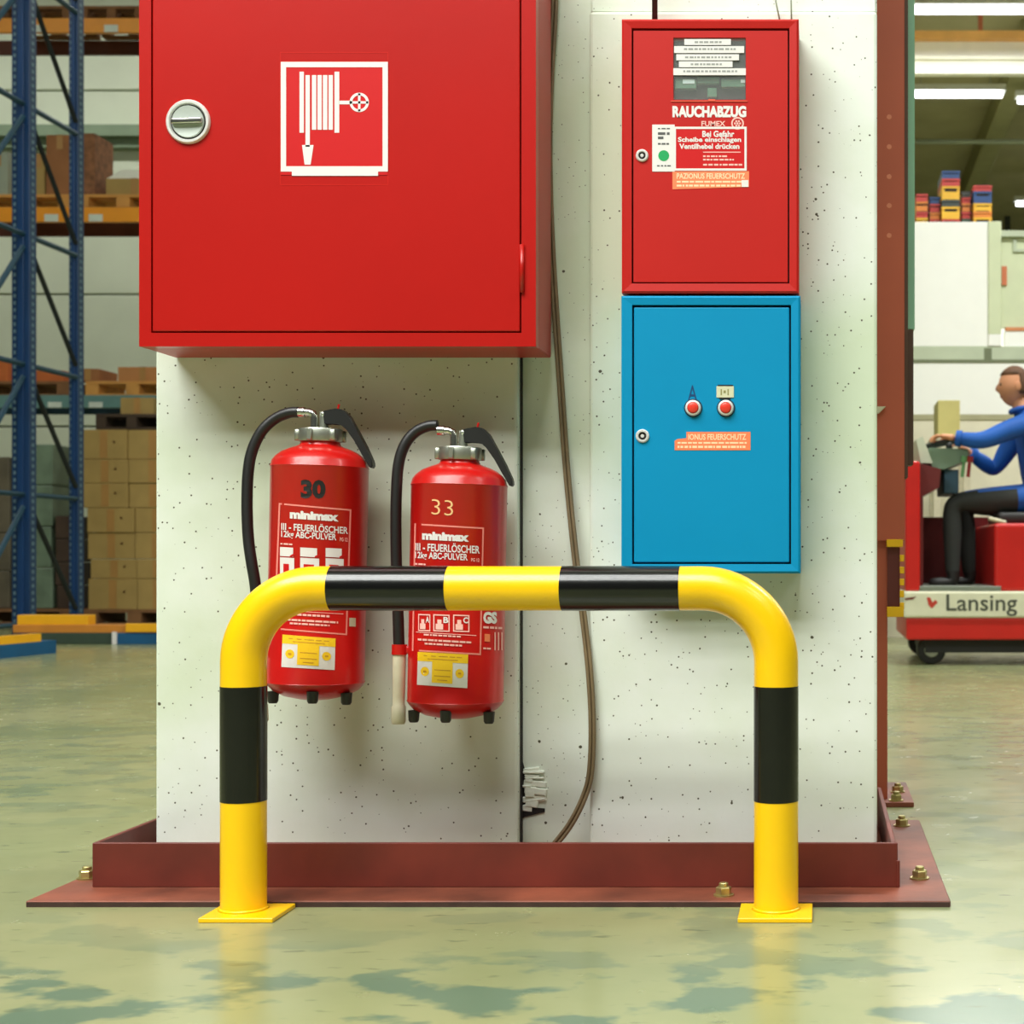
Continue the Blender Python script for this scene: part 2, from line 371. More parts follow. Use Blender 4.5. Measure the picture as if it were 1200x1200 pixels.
# ------------------------------------------------------------------ concrete pillar
DW = 3.0
t = thing('concrete_pillar', (-.6, 3.2, 0), 'massive white painted pitted concrete pillar carrying the fire cabinets', 'pillar')
xl, xj, xr0, xr1 = PX(182, DW), PX(607, DW), PX(691, DW), PX(1028, DW)
bm = B(); box(bm, xl, xj, DW, 3.45, .012, 9, .006, 2); obj('slab', bm, M_CONC, t)
zt = PZ(13, DW)
bm = B(); box(bm, xr0, xr1, DW, 3.45, .012, zt, .006, 2); obj('slab', bm, M_CONC, t)
bm = B(); box(bm, xr0, xr1, DW+.012, 3.45, zt, 9, .004); obj('upper_slab', bm, M_CONC, t)
bm = B(); box(bm, xj-.02, xr0+.02, DW+.036, 3.45, .012, 9); obj('joint_core', bm, M_CONC, t)
bm = B(); box(bm, xj+.0005, xj+.0028, DW+.02, DW+.04, .012, 9); obj('joint_strip', bm, M_DARK, t)
# crumbled mortar at the foot of the joint
mb = B(); rr = random.Random(3)
for i in range(16):
    py = 900+i*2.9+rr.random()*2; wv = 8+rr.random()*20
    x0 = PX(614+rr.random()*4, 3.05); x1 = x0+wv/F*3.05; z = PZ(py, 3.05); h = .002+rr.random()*.007; d = .012+rr.random()*.02
    box(mb, x0, x1, 3.037-d*.28, 3.05, z-h, z+h*.6, .0015, rot=Matrix.Rotation((rr.random()-.5)*.25, 4, 'Y'))
obj('crumbled_mortar', mb, M_MORTAR, t)
mb = B(); pts = [(612, 872), (614, 890), (618, 905), (616, 925), (620, 944), (640, 946), (640, 950), (616, 956), (612, 960), (609, 930), (609, 890)]
prism(mb, [(PX(a, 3.05), PZ(b, 3.05)) for a, b in pts], 3.0335, 3.05); obj('broken_edge', mb, M_DARK, t)

# ------------------------------------------------------------------ steel base frame
t = thing('steel_base_frame', (-.6, 2.75, 0), 'red oxide steel floor plate with upstanding angle frame around the pillar foot', 'base frame')
bm = B(); box(bm, PX(30, 2.7), PX(1114, 2.7), 2.70, 3.54, 0, .0105, .0015); obj('floor_plate', bm, M_STEELTOP, t)
bm = B(); box(bm, PX(30, 2.7)+.002, PX(1114, 2.7)-.002, 2.6985, 2.70, .0, .0085); obj('plate_edge', bm, mat('mill_scale', (62, 40, 34), .6, var=.4, vscale=20), t)
fa0, fa1, DA = PX(108, 2.814), PX(1052, 2.814), 2.814
bm = B(); box(bm, fa0, fa1, DA, DA+.009, .0105, .092, .0012); obj('front_angle', bm, M_STEEL, t)
bm = B(); box(bm, fa0, fa0+.009, DA+.009, 3.5, .0105, .092, .0012); obj('side_angle', bm, M_STEEL, t)
bm = B(); box(bm, fa1-.012, fa1-.003, DA+.009, 3.5, .0105, .092, .0012); obj('side_angle', bm, M_STEEL, t)
bm = B(); box(bm, fa1-.003, fa1+.004, DA-.002, DA+.02, .0105, .06, .001); obj('end_tab', bm, M_STEEL, t)
def bolt(x, y, z, parent, rot=0.):
    bm = B(); lathe(bm, [(0, 0), (.0185, 0), (.0185, .0028), (0, .0028)], (x, y, z), n=20); wsh = obj('washer', bm, M_ZINC, parent)
    bm = B(); lathe(bm, [(0, .0028), (.0145, .0028), (.0145, .0145), (.0125, .0165), (0, .0165)], (0, 0, 0), n=6)
    bmesh.ops.transform(bm, matrix=Matrix.Translation((x, y, z)) @ Matrix.Rotation(rot, 4, 'Z'), verts=bm.verts); obj('nut', bm, M_ZINC, wsh)
    bm = B(); lathe(bm, [(0, .015), (.0085, .015), (.0085, .022), (.007, .0235), (0, .0235)], (x, y, z), n=14); obj('bolt_end', bm, M_ZINC, wsh)
for i, (x, y) in enumerate([(PX(848, 2.745), 2.745), (.19, 2.89), (.187, 3.46), (PX(102, 2.89), 2.89)]): bolt(x, y, .0105, t, .3+i)

# ------------------------------------------------------------------ steel post behind the pillar
t = thing('steel_post', (.15, 3.85, 0), 'red brown riveted steel post with teal edge strip behind the pillar', 'post')
bm = B(); box(bm, -.12, PX(1040, 3.84), 3.84, 3.86, .012, 9, .001); obj('web', bm, M_POST, t)
bm = B(); box(bm, -.12, -.105, 3.86, 4.1, .012, 9); box(bm, -.12, .16, 4.1, 4.115, .012, 9); obj('rear_flange', bm, M_POST, t)
zb = PZ(721, 3.83); z7 = PZ(634, 3.83)
bm = B(); box(bm, PX(1020, 3.82), PX(1060, 3.82), 3.82, 3.84, z7, 9, .0015); obj('cover_plate', bm, M_POST, t)
bm = B(); box(bm, PX(1056, 3.83), PX(1064, 3.83), 3.826, 3.9, PZ(560, 3.83), 9, .001); obj('seal_channel', bm, M_POSTD, t)
bm = B(); box(bm, PX(1062.5, 3.86), PX(1072, 3.86), 3.86, 3.92, PZ(386, 3.86), 9, .002); obj('edge_strip', bm, M_TEAL, t)
bm = B(); box(bm, PX(1062.5, 3.86), PX(1070.5, 3.86), 3.86, 3.92, PZ(545, 3.86), PZ(386, 3.86), .002); obj('lower_edge_strip', bm, M_POSTD, t)
bm = B(); box(bm, PX(1040, 3.83), PX(1054.5, 3.83), 3.83, 3.84, zb, z7); obj('lower_plate', bm, mat('dark_oxide', (96, 38, 34), .5), t)
M_YEL2 = mat('warning_yellow', (240, 186, 20), .4, var=.1)
bm = B(); box(bm, PX(1039, 3.82), PX(1058, 3.82), 3.815, 3.84, PZ(641, 3.82), PZ(632, 3.82), .001); obj('yellow_cap', bm, M_YEL2, t)
bm = B(); box(bm, PX(1039.5, 3.82), PX(1059, 3.82), 3.815, 3.84, PZ(723, 3.82), PZ(711, 3.82), .001); obj('yellow_cap', bm, M_YEL2, t)
bm = B()
for k in range(5): box(bm, PX(1054.5, 3.82), PX(1059.5, 3.82), 3.818, 3.836, PZ(652+k*14, 3.82)-.013, PZ(652+k*14, 3.82)+.004, .001)
obj('warning_notches', bm, M_YEL2, t)
for py in (137, 172, 207, 241, 276):
    bm = B(); c = P(1042, py, 3.82); lathe(bm, [(0, -.0006), (.006, -.0006), (.007, .001)], c, 'Y', 14); obj('rivet', bm, mat('rivet_paint', (214, 130, 100), .5), t)
bm = B(); box(bm, PX(1020, 3.785), PX(1071, 3.785), 3.785, 4.13, 0, .012, .001); obj('foot_plate', bm, M_STEELTOP, t)
bolt(PX(1050, 3.82), 3.812, .012, t, .5); bolt(PX(1052, 3.95), 3.95, .012, t, .9)
bm = B(); prism(bm, [(PX(1028, 3.8), PZ(476, 3.8)), (PX(1038, 3.8), PZ(476, 3.8)), (PX(1030, 3.8), PZ(484, 3.8)), (PX(1028, 3.8), PZ(484, 3.8))], 3.805, 3.822); obj('wood_splinter', bm, M_BEIGE, t)

# ------------------------------------------------------------------ fire hose cabinet
D0 = 2.838
t = thing('fire_hose_cabinet', P(395, 406, D0), 'large bright red wall cabinet with white hose reel sign and turn latch', 'cabinet')
cx0, cx1, cz0 = PX(163, D0), PX(628, D0), PZ(406, D0); cz1 = 1.846
dx0, dx1, dz0 = PX(177, D0), PX(611, D0), PZ(390, D0); dz1 = cz1-.025
bm = B()
box(bm, cx0, cx1, D0+.03, DW-.002, cz0, cz1, .002)
obj('body', bm, mat('red_body', (176, 30, 20), .4, var=.08, vscale=4), t)
bm = B()
for a in ((cx0, dx0, cz0, cz1), (dx1, cx1, cz0, cz1), (dx0, dx1, cz0, dz0), (dx0, dx1, dz1, cz1)): box(bm, a[0], a[1], D0, D0+.03, a[2], a[3])
bmesh.ops.remove_doubles(bm, verts=bm.verts, dist=1e-5); obj('frame', bm, M_RED, t)
g = .0028
bm = B(); box(bm, dx0-.001, dx1+.001, D0+.022, D0+.0298, dz0-.001, dz1+.001); obj('rebate', bm, M_DARK, t)
bm = B(); box(bm, dx0+g, dx1-g, D0-.0005, D0+.021, dz0+g, dz1-g, .002, 2); door = obj('door', bm, M_RED, t)
bm = B(); c = P(612, 0, D0); tube(bm, [(c.x, D0-.002, PZ(343, D0)), (c.x, D0-.002, PZ(287, D0))], .0045, 10); obj('hinge', bm, M_RED, t, smooth=True)
bm = B(); tube(bm, [(c.x, D0-.002, 1.70), (c.x, D0-.002, 1.79)], .0045, 10); obj('hinge', bm, M_RED, t, smooth=True)
DD = D0-.0005
# turn latch
lc = P(221, 143, DD); k = D0/F
bm = B(); lathe(bm, [(26*k, 0), (26*k, -.003), (24.5*k, -.006), (22*k, -.006), (20.5*k, -.002), (20.5*k, 0)], lc, 'Y', 40, False); lt = obj('latch_ring', bm, mat('white_chrome', (232, 230, 226), .3, .3, var=.03), door, smooth=False, sharp=40)
bm = B(); lathe(bm, [(0, -.0012), (20.5*k, -.0012), (20.5*k, 0)], lc, 'Y', 40); obj('latch_gap', bm, M_DARK, lt)
bm = B(); lathe(bm, [(0, -.004), (12*k, -.0045), (18.2*k, -.0055), (18.8*k, -.004), (18.8*k, -.001)], lc, 'Y', 40); obj('latch_dish', bm, mat('satin_dish', (190, 198, 190), .4, .25, var=.1), lt, sharp=50)
bm = B(); box(bm, lc.x-18*k, lc.x+18*k, DD-.013, DD-.003, lc.z-3.2*k, lc.z+3.2*k, .0018, 2, rot=Matrix.Rotation(R(-2), 4, 'Y')); obj('latch_bar', bm, M_CHROME, lt, sharp=50)
# hose reel sign
S = DD-.0008
bm = B(); ring_prism(bm, 328, 455, 61, 217, 1.0, DD-.0003, DD); obj('clear_film', bm, M_SIGNEDGE, door)
bm = B(); pxbox(bm, 329, 454, 72, 205, DD-.0008, DD-.0003); sg = obj('hose_reel_sign', bm, M_SIGN, door)
bm = B(); ring_prism(bm, 329, 454.5, 72.5, 201, 6.2, S-.0004, S); pxbox(bm, 342, 443, 201, 206, S-.0004, S); obj('sign_border', bm, M_WHITE, sg)
bm = B()
pxbox(bm, 351, 356, 84, 155.5, S-.0004, S); pxbox(bm, 392, 397.5, 84, 155.5, S-.0004, S)
for i, a in enumerate((358, 365.5, 372, 378.5, 385)): pxbox(bm, a, a+5, 88, 152 if i else 172, S-.0004, S)
pxbox(bm, 397, 411, 118, 122.2, S-.0004, S)
prism(bm, [(PX(a, S), PZ(b, S)) for a, b in ((354, 170), (367.5, 170), (364, 193), (357, 193))], S-.0004, S)
cc = P(421, 120, S); lathe(bm, [(11.3*k, 0), (11.3*k, -.0004), (8.2*k, -.0004), (8.2*k, 0)], cc, 'Y', 32, False)
pxbox(bm, 410.5, 431.5, 118.6, 121.4, S-.0004, S); pxbox(bm, 419.6, 422.4, 109.5, 130.5, S-.0004, S)
obj('hose_reel_symbol', bm, M_WHITE, sg)
bm = B(); pxbox(bm, 634, 637.5, 330, 352, 2.9, 2.9005); bm.free()

# ------------------------------------------------------------------ smoke vent cabinet (red) and blue cabinet
def small_cabinet(name, px0, px1, py0, py1, dpx0, dpx1, dpy0, dpy1, m, label, hole=None):
    Df = 2.90
    t = thing(name, P((px0+px1)/2, py1, Df), label, 'cabinet')
    x0, x1, z0, z1 = PX(px0, Df), PX(px1, Df), PZ(py1, Df), PZ(py0, Df)
    a0, a1, c0, c1 = PX(dpx0, Df), PX(dpx1, Df), PZ(dpy1, Df), PZ(dpy0, Df)
    bm = B(); box(bm, x0, x1, Df+.03, DW-.002, z0, z1, .002); obj('body', bm, m, t)
    # bevelled frame with mitred corners
    bm = B(); e = .004
    o_ = [(x0, z0), (x1, z0), (x1, z1), (x0, z1)]; o2 = [(x0+e, z0+e), (x1-e, z0+e), (x1-e, z1-e), (x0+e, z1-e)]; i_ = [(a0, c0), (a1, c0), (a1, c1), (a0, c1)]
    def ring(pts, y): return [bm.verts.new((x, y, z)) for x, z in pts]
    rs = [ring(o_, Df+.03), ring(o_, Df+.003), ring(o2, Df), ring(i_, Df+.0018), ring(i_, Df+.03)]
    for q, s in zip(rs, rs[1:]):
        for j in range(4): bm.faces.new((q[j], q[(j+1) % 4], s[(j+1) % 4], s[j]))
    obj('frame', bm, m, t)
    bm = B(); box(bm, a0-.001, a1+.001, Df+.024, Df+.0298, c0-.001, c1+.001); obj('rebate', bm, M_DARK, t)
    Dd = Df+.004; g = .0032
    b0, b1, e0, e1 = a0+g, a1-g, c0+g, c1-g*1.3
    bm = B()
    if hole:
        h0, h1, k0, k1 = PX(hole[0], Dd), PX(hole[1], Dd), PZ(hole[3], Dd), PZ(hole[2], Dd)
        X = [b0, h0, h1, b1]; Z = [e0, k0, k1, e1]
        for y in (Dd, Dd+.02):
            vs = [[bm.verts.new((x, y, z)) for x in X] for z in Z]
            for j in range(3):
                for i in range(3):
                    if not (i == 1 and j == 1): bm.faces.new((vs[j][i], vs[j][i+1], vs[j+1][i+1], vs[j+1][i]))
        bmesh.ops.bridge_loops(bm, edges=[ed for ed in bm.edges if ed.is_boundary and all(abs(v.co.x-b0) < 1e-6 or abs(v.co.x-b1) < 1e-6 or abs(v.co.z-e0) < 1e-6 or abs(v.co.z-e1) < 1e-6 for v in ed.verts)])
        bmesh.ops.bridge_loops(bm, edges=[ed for ed in bm.edges if ed.is_boundary])
    else: box(bm, b0, b1, Dd, Dd+.02, e0, e1, .0022, 2)
    d = obj('door', bm, m, t)
    return t, d, Dd
def cam_lock(px, py, rp, D, parent):
    c = P(px, py, D); k = D/F
    bm = B(); lathe(bm, [(rp*k, 0), (rp*k, -.002), (rp*.85*k, -.004), (rp*.62*k, -.004), (rp*.55*k, -.001), (0, -.001)], c, 'Y', 28); l = obj('lock', bm, mat('white_chrome', (232, 230, 226), .3, .3), parent, sharp=40)
    bm = B(); lathe(bm, [(rp*.56*k, -.0012), (0, -.0013)], c, 'Y', 24); obj('lock_recess', bm, M_DARK, l)
    bm = B(); lathe(bm, [(rp*.26*k, -.001), (rp*.26*k, -.004), (0, -.004)], c, 'Y', 12); obj('lock_pin', bm, mat('white_chrome', (232, 230, 226), .3, .3), l)
t, d, Dd = small_cabinet('smoke_vent_cabinet', 728.5, 936, 22, 343.5, 740, 925, 32.5, 332, M_RED2, 'red wall cabinet with small glazed window and smoke vent lettering', (789, 874, 44, 117))
# glazed window
bm = B(); pxbox(bm, 786, 877, 42, 119, Dd+.0205, Dd+.0225); wn = obj('window_recess', bm, mat('window_dark', (22, 20, 18), .5), t)
M_MECH = mat('mechanism_green', (74, 112, 88), .35, var=.15, vscale=40)
bm = B(); pxbox(bm, 791, 816, 92, 104, Dd+.008, Dd+.0205, .001); pxbox(bm, 817, 843, 90, 98, Dd+.01, Dd+.0205, .001); pxbox(bm, 845, 873, 92, 102, Dd+.008, Dd+.0205, .001); pxbox(bm, 829, 840, 103, 114, Dd+.01, Dd+.0205, .001)
obj('release_mechanism', bm, M_MECH, wn)
bm = B(); pxbox(bm, 800, 814, 93, 98, Dd+.007, Dd+.009, .0003); pxbox(bm, 868, 873, 93, 97, Dd+.007, Dd+.009, .0003); obj('mechanism_tag', bm, mat('pale_tag', (196, 214, 214), .4), wn)
gm = bpy.data.materials.new('glass'); gm.use_nodes = True; nt = gm.node_tree
gb = nt.nodes['Principled BSDF']; gb.inputs['Base Color'].default_value = (.9, .95, .92, 1); gb.inputs['Roughness'].default_value = .0; gb.inputs['Specular IOR Level'].default_value = .25; gb.inputs['Alpha'].default_value = .07
bm = B(); pxbox(bm, 789.3, 873.7, 44.3, 116.7, Dd+.002, Dd+.004); gl = obj('glass_pane', bm, gm, d)
for i, (a, b, y0, y1) in enumerate([(802, 856.5, 45.8, 52.6), (790, 872, 54, 62), (792.5, 866, 63.6, 70.6), (795.6, 858.4, 71.8, 78.6), (788.7, 874.3, 80, 88)]):
    bm = B(); pxbox(bm, a, b, y0, y1, Dd+.0002, Dd+.0019); st = obj('label_strip', bm, M_WHITE, gl)
    m_ = (b-a); bm = B(); dashes(bm, a+m_*(.22 if i in (0, 3) else .14), b-m_*(.2 if i in (0, 3) else .12), y0+2.4, y0+4.6, Dd+.0000, 10+i); obj('strip_print', bm, M_GREYP, st)
bm = B(); pxbox(bm, 786, 876, 118, 119.2, Dd-.0015, Dd, .0003); pxbox(bm, 830, 838, 116.2, 118.4, Dd-.002, Dd); obj('window_catch', bm, mat('red_lip', (232, 92, 66), .4), d)
Q = Dd-.0005
text_flat('lettering', 'RAUCHABZUG', 788, 874.5, 124, 137.6, Q, M_WHITE, d, .055)
text_flat('lettering', 'FUMEX', 822, 850, 141.8, 148, Q, M_PINK, d, .02)
bm = B(); lathe(bm, [(7.6*k, 0), (7.6*k, -.0004), (5.9*k, -.0004), (5.9*k, 0)], P(864.3, 144.6, Dd), 'Y', 24, False)
for j in range(6):
    a = j*math.pi/3; pxbox(bm, 864.3+math.cos(a)*3-1, 864.3+math.cos(a)*3+1, 144.6+math.sin(a)*3-1, 144.6+math.sin(a)*3+1, Q, Q+.0003)
pxbox(bm, 863.2, 865.4, 143.5, 145.7, Q, Q+.0003); obj('round_emblem', bm, M_PINK, d)
bm = B(); pxbox(bm, 789.5, 875, 148.5, 200, Q+.0002, Dd+.0001); ip = obj('instruction_plate', bm, M_SIGN, d)
bm = B(); ring_prism(bm, 789.5, 875, 148.5, 200, 2.6, Q-.0001, Q+.0002); obj('plate_border', bm, M_WHITE, ip)
text_flat('lettering', 'Bei Gefahr', 823, 860.5, 153.2, 160.6, Q-.0001, M_WHITE, ip, .03)
text_flat('lettering', 'Scheibe einschlagen', 794.5, 868.5, 160.6, 168, Q-.0001, M_WHITE, ip, .03)
text_flat('lettering', 'Ventilhebel drücken', 796, 866.5, 168.2, 174.6, Q-.0001, M_WHITE, ip, .03)
bm = B(); pxbox(bm, 824, 868, 177.8, 178.8, Q-.0001, Q+.0002); dashes(bm, 824, 852, 182.2, 184, Q-.0001, 3); dashes(bm, 824, 860, 186.2, 188, Q-.0001, 4); dashes(bm, 824, 870, 192, 194, Q-.0001, 5); obj('small_print', bm, M_PINK, ip)
bm = B(); pxbox(bm, 764.3, 790.6, 146, 201, Q-.0003, Dd); sk = obj('service_sticker', bm, M_WHITE, d)
bm = B(); disc(bm, 777.8, 182.4, 6.4, Q-.0006, .0003); obj('green_dot', bm, M_GREEN, sk)
bm = B(); dashes(bm, 771, 785, 150, 151.4, Q-.0006, 1); dashes(bm, 771, 786, 155, 158, Q-.0006, 2, 6); dashes(bm, 771, 780, 160, 163, Q-.0006, 6, 5); dashes(bm, 771, 784, 167.5, 169.5, Q-.0006, 7); dashes(bm, 770, 786, 193.5, 195, Q-.0006, 8); obj('sticker_print', bm, mat('dark_print', (84, 84, 82), .5, var=0), sk)
def fire_sticker(pts, x0, x1, y0, parent, corner=None):
    bm = B(); prism(bm, [(PX(a, Q), PZ(b, Q)) for a, b in pts], Q-.0001, Dd); s = obj('orange_sticker', bm, M_ORANGE, parent)
    return s
s = fire_sticker([(788, 221.8), (788, 201), (877.8, 200.6), (877.8, 219)], 0, 0, 0, d)
text_flat('lettering', 'PAZIONUS FEUERSCHUTZ', 793, 873, 203, 209.5, Q-.0003, M_PEACH, s, .02)
bm = B(); dashes(bm, 793, 872, 212, 214, Q-.0003, 21, 7); dashes(bm, 793, 868, 216.4, 218.6, Q-.0003, 22, 4); obj('sticker_print', bm, M_PEACH, s)
bm = B(); pxbox(bm, 869, 877, 211, 219, Q-.0005, Q-.0001); obj('worn_patch', bm, M_WHITE, s)
cam_lock(752.5, 182.5, 7.4, Dd, d)

t, d, Dd = small_cabinet('blue_switch_cabinet', 728, 938, 346.5, 672, 740.5, 927, 357, 661, M_BLUE, 'bright blue wall cabinet with two red push lights below red cabinet')
Q = Dd-.0005
for px in (812.4, 850.7):
    c = P(px, 478.2, Dd)
    bm = B(); lathe(bm, [(11.2*k, 0), (10.6*k, -.0015), (0, -.0015)], c, 'Y', 28); pl = obj('push_light', bm, mat('dark_seal', (20, 58, 74), .5), d)
    bm = B(); lathe(bm, [(9.6*k, -.0015), (9.4*k, -.006), (8.2*k, -.008), (6.9*k, -.008), (6.6*k, -.005)], c, 'Y', 28, False); obj('bezel', bm, mat('white_chrome', (232, 230, 226), .3, .3), pl, sharp=50)
    bm = B(); lathe(bm, [(6.9*k, -.004), (6.6*k, -.009), (5*k, -.0105), (0, -.011)], c, 'Y', 28); obj('lens', bm, mat('red_lens', (226, 60, 44), .3, var=0), pl, smooth=True)
bm = B(); pxbox(bm, 839.6, 860, 452.4, 466, Q-.001, Dd, .0005); pq = obj('name_plate', bm, mat('cream_plate', (214, 212, 178), .4), d)
bm = B(); pxbox(bm, 841, 859, 451, 452.4, Q-.0012, Dd); pxbox(bm, 843, 856, 466, 467.6, Q-.0012, Dd); obj('plate_edge', bm, M_BLACK, pq)
bm = B(); pxbox(bm, 844.5, 846, 456, 463, Q-.0014, Q-.0009); pxbox(bm, 852.5, 854, 456, 463, Q-.0014, Q-.0009); pxbox(bm, 848, 850.5, 457.5, 460.5, Q-.0014, Q-.0009); obj('plate_print', bm, mat('olive_print', (140, 136, 84), .5, var=0), pq)
text_flat('lettering', 'A', 806, 817, 451.5, 470, Q, mat('dark_blue_print', (6, 62, 110), .5, var=0), d, 0.)
pts = [(115, 955), (1085, 955), (1085, 720), (265, 720), (265, 800), (150, 812), (115, 835)]
s = fire_sticker([(780+a/10.9, 440+b/10.9) for a, b in pts], 0, 0, 0, d)
text_flat('lettering', 'IONUS FEUERSCHUTZ', 806.5, 874.5, 508.5, 515.5, Q-.0003, M_PEACH, s, .02)
bm = B(); dashes(bm, 794, 875, 518, 520, Q-.0003, 31, 7); dashes(bm, 794, 875, 522.4, 525, Q-.0003, 32, 4); obj('sticker_print', bm, M_PEACH, s)
cam_lock(753, 511, 8, Dd, d)

# conduit and thin wires rising from the red cabinet
bm = B(); tube(bm, [(PX(767, 2.96), 2.965, PZ(22, 2.96)), (PX(767, 2.96), 2.965, 9)], .0055, 10); tag(obj('conduit', bm, mat('dark_conduit', (48, 46, 40), .5), smooth=True), 'dark thin conduit rising from the top of red cabinet', 'conduit')
for a, b, lab in ((909, 913.5, 'thin grey slanting wire above the red cabinet corner'), (927, 927.5, 'thin pale upright wire above the red cabinet corner')):
    bm = B(); tube(bm, [(PX(b, 2.975), 2.978, PZ(22, 2.975)), (PX(a, 2.975), 2.985, PZ(0, 2.975)), (PX(a, 2.975), 2.985, 2.6)], .0016, 6); tag(obj('wire', bm, mat('grey_wire', (150, 160, 138), .5), smooth=True), lab, 'wire')

# ------------------------------------------------------------------ hanging twin cable
cp = [(651, -320), (651, -120), (650, 0), (645, 90), (643, 170), (645, 260), (650, 350), (657, 450), (664, 550), (674, 650), (684, 725), (691, 790), (694, 850), (692, 905), (684, 935), (669, 965), (651, 989), (636, 1008)]
t = thing('twin_cable', P(640, 990, 2.97), 'brown twin cable hanging in a long curve beside the hose cabinet', 'cable')
base_pts = spline([P(a, b, 3.022 if b < 560 else 3.022-(min(b, 800)-560)/240*.037) for a, b in cp], 6)
for s in (-1, 1):
    pts = []
    for i, p in enumerate(base_pts):
        dr = (base_pts[min(i+1, len(base_pts)-1)]-base_pts[max(i-1, 0)]); n = Vector((dr.z, 0, -dr.x)).normalized()
        pts.append(p+n*s*.0037)
    bm = B(); tube(bm, pts, .0037, 8); obj('strand', bm, M_CABLE, t, smooth=True)

# ------------------------------------------------------------------ crash barrier
DB = 2.653; k2 = DB/F; rb = .0385
xa, xb, zt_, rad = PX(285.5, DB), PX(909.5, DB), PZ(689.5, DB), .128
t = thing('crash_barrier', ((xa+xb)/2, DB, 0), 'yellow tubular steel crash barrier with black bands standing before the pillar', 'barrier')
path = [Vector((xa, DB, .008)), Vector((xa, DB, .2)), Vector((xa, DB, zt_-rad))]
for i in range(1, 17):
    a = i/16*math.pi/2; path.append(Vector((xa+rad-rad*math.cos(a), DB, zt_-rad+rad*math.sin(a))))
for i in range(0, 17):
    a = i/16*math.pi/2; path.append(Vector((xb-rad+rad*math.sin(a), DB, zt_-rad+rad*math.cos(a))))
path += [Vector((xb, DB, .2)), Vector((xb, DB, .008))]
bm = B(); tube(bm, path, rb, 48); obj('tube', bm, M_YEL, t, sharp=50)
def band(p, q):
    bm = B(); tube(bm, [p, p.lerp(q, .33), p.lerp(q, .66), q], rb+.0006, 48, True); obj('black_band', bm, M_TAPE, t, sharp=50)
band(Vector((PX(389, DB), DB, zt_)), Vector((PX(526, DB), DB, zt_)))
band(Vector((PX(659, DB), DB, zt_)), Vector((PX(797, DB), DB, zt_)))
for x in (xa, xb): band(Vector((x, DB, PZ(806, DB-rb))), Vector((x, DB, PZ(942, DB-rb))))
for x in (xa+.013, xb):
    bm = B(); box(bm, x-.063, x+.063, 2.581, 2.694, 0, .008, .0012); obj('foot_plate', bm, M_YEL, t)
for x in (xa, xb):
    bm = B(); lathe(bm, [(rb+.004, .008), (rb+.0008, .012), (rb-.002, .012)], (x, DB, 0), n=40); obj('weld', bm, M_YEL, t, smooth=True)

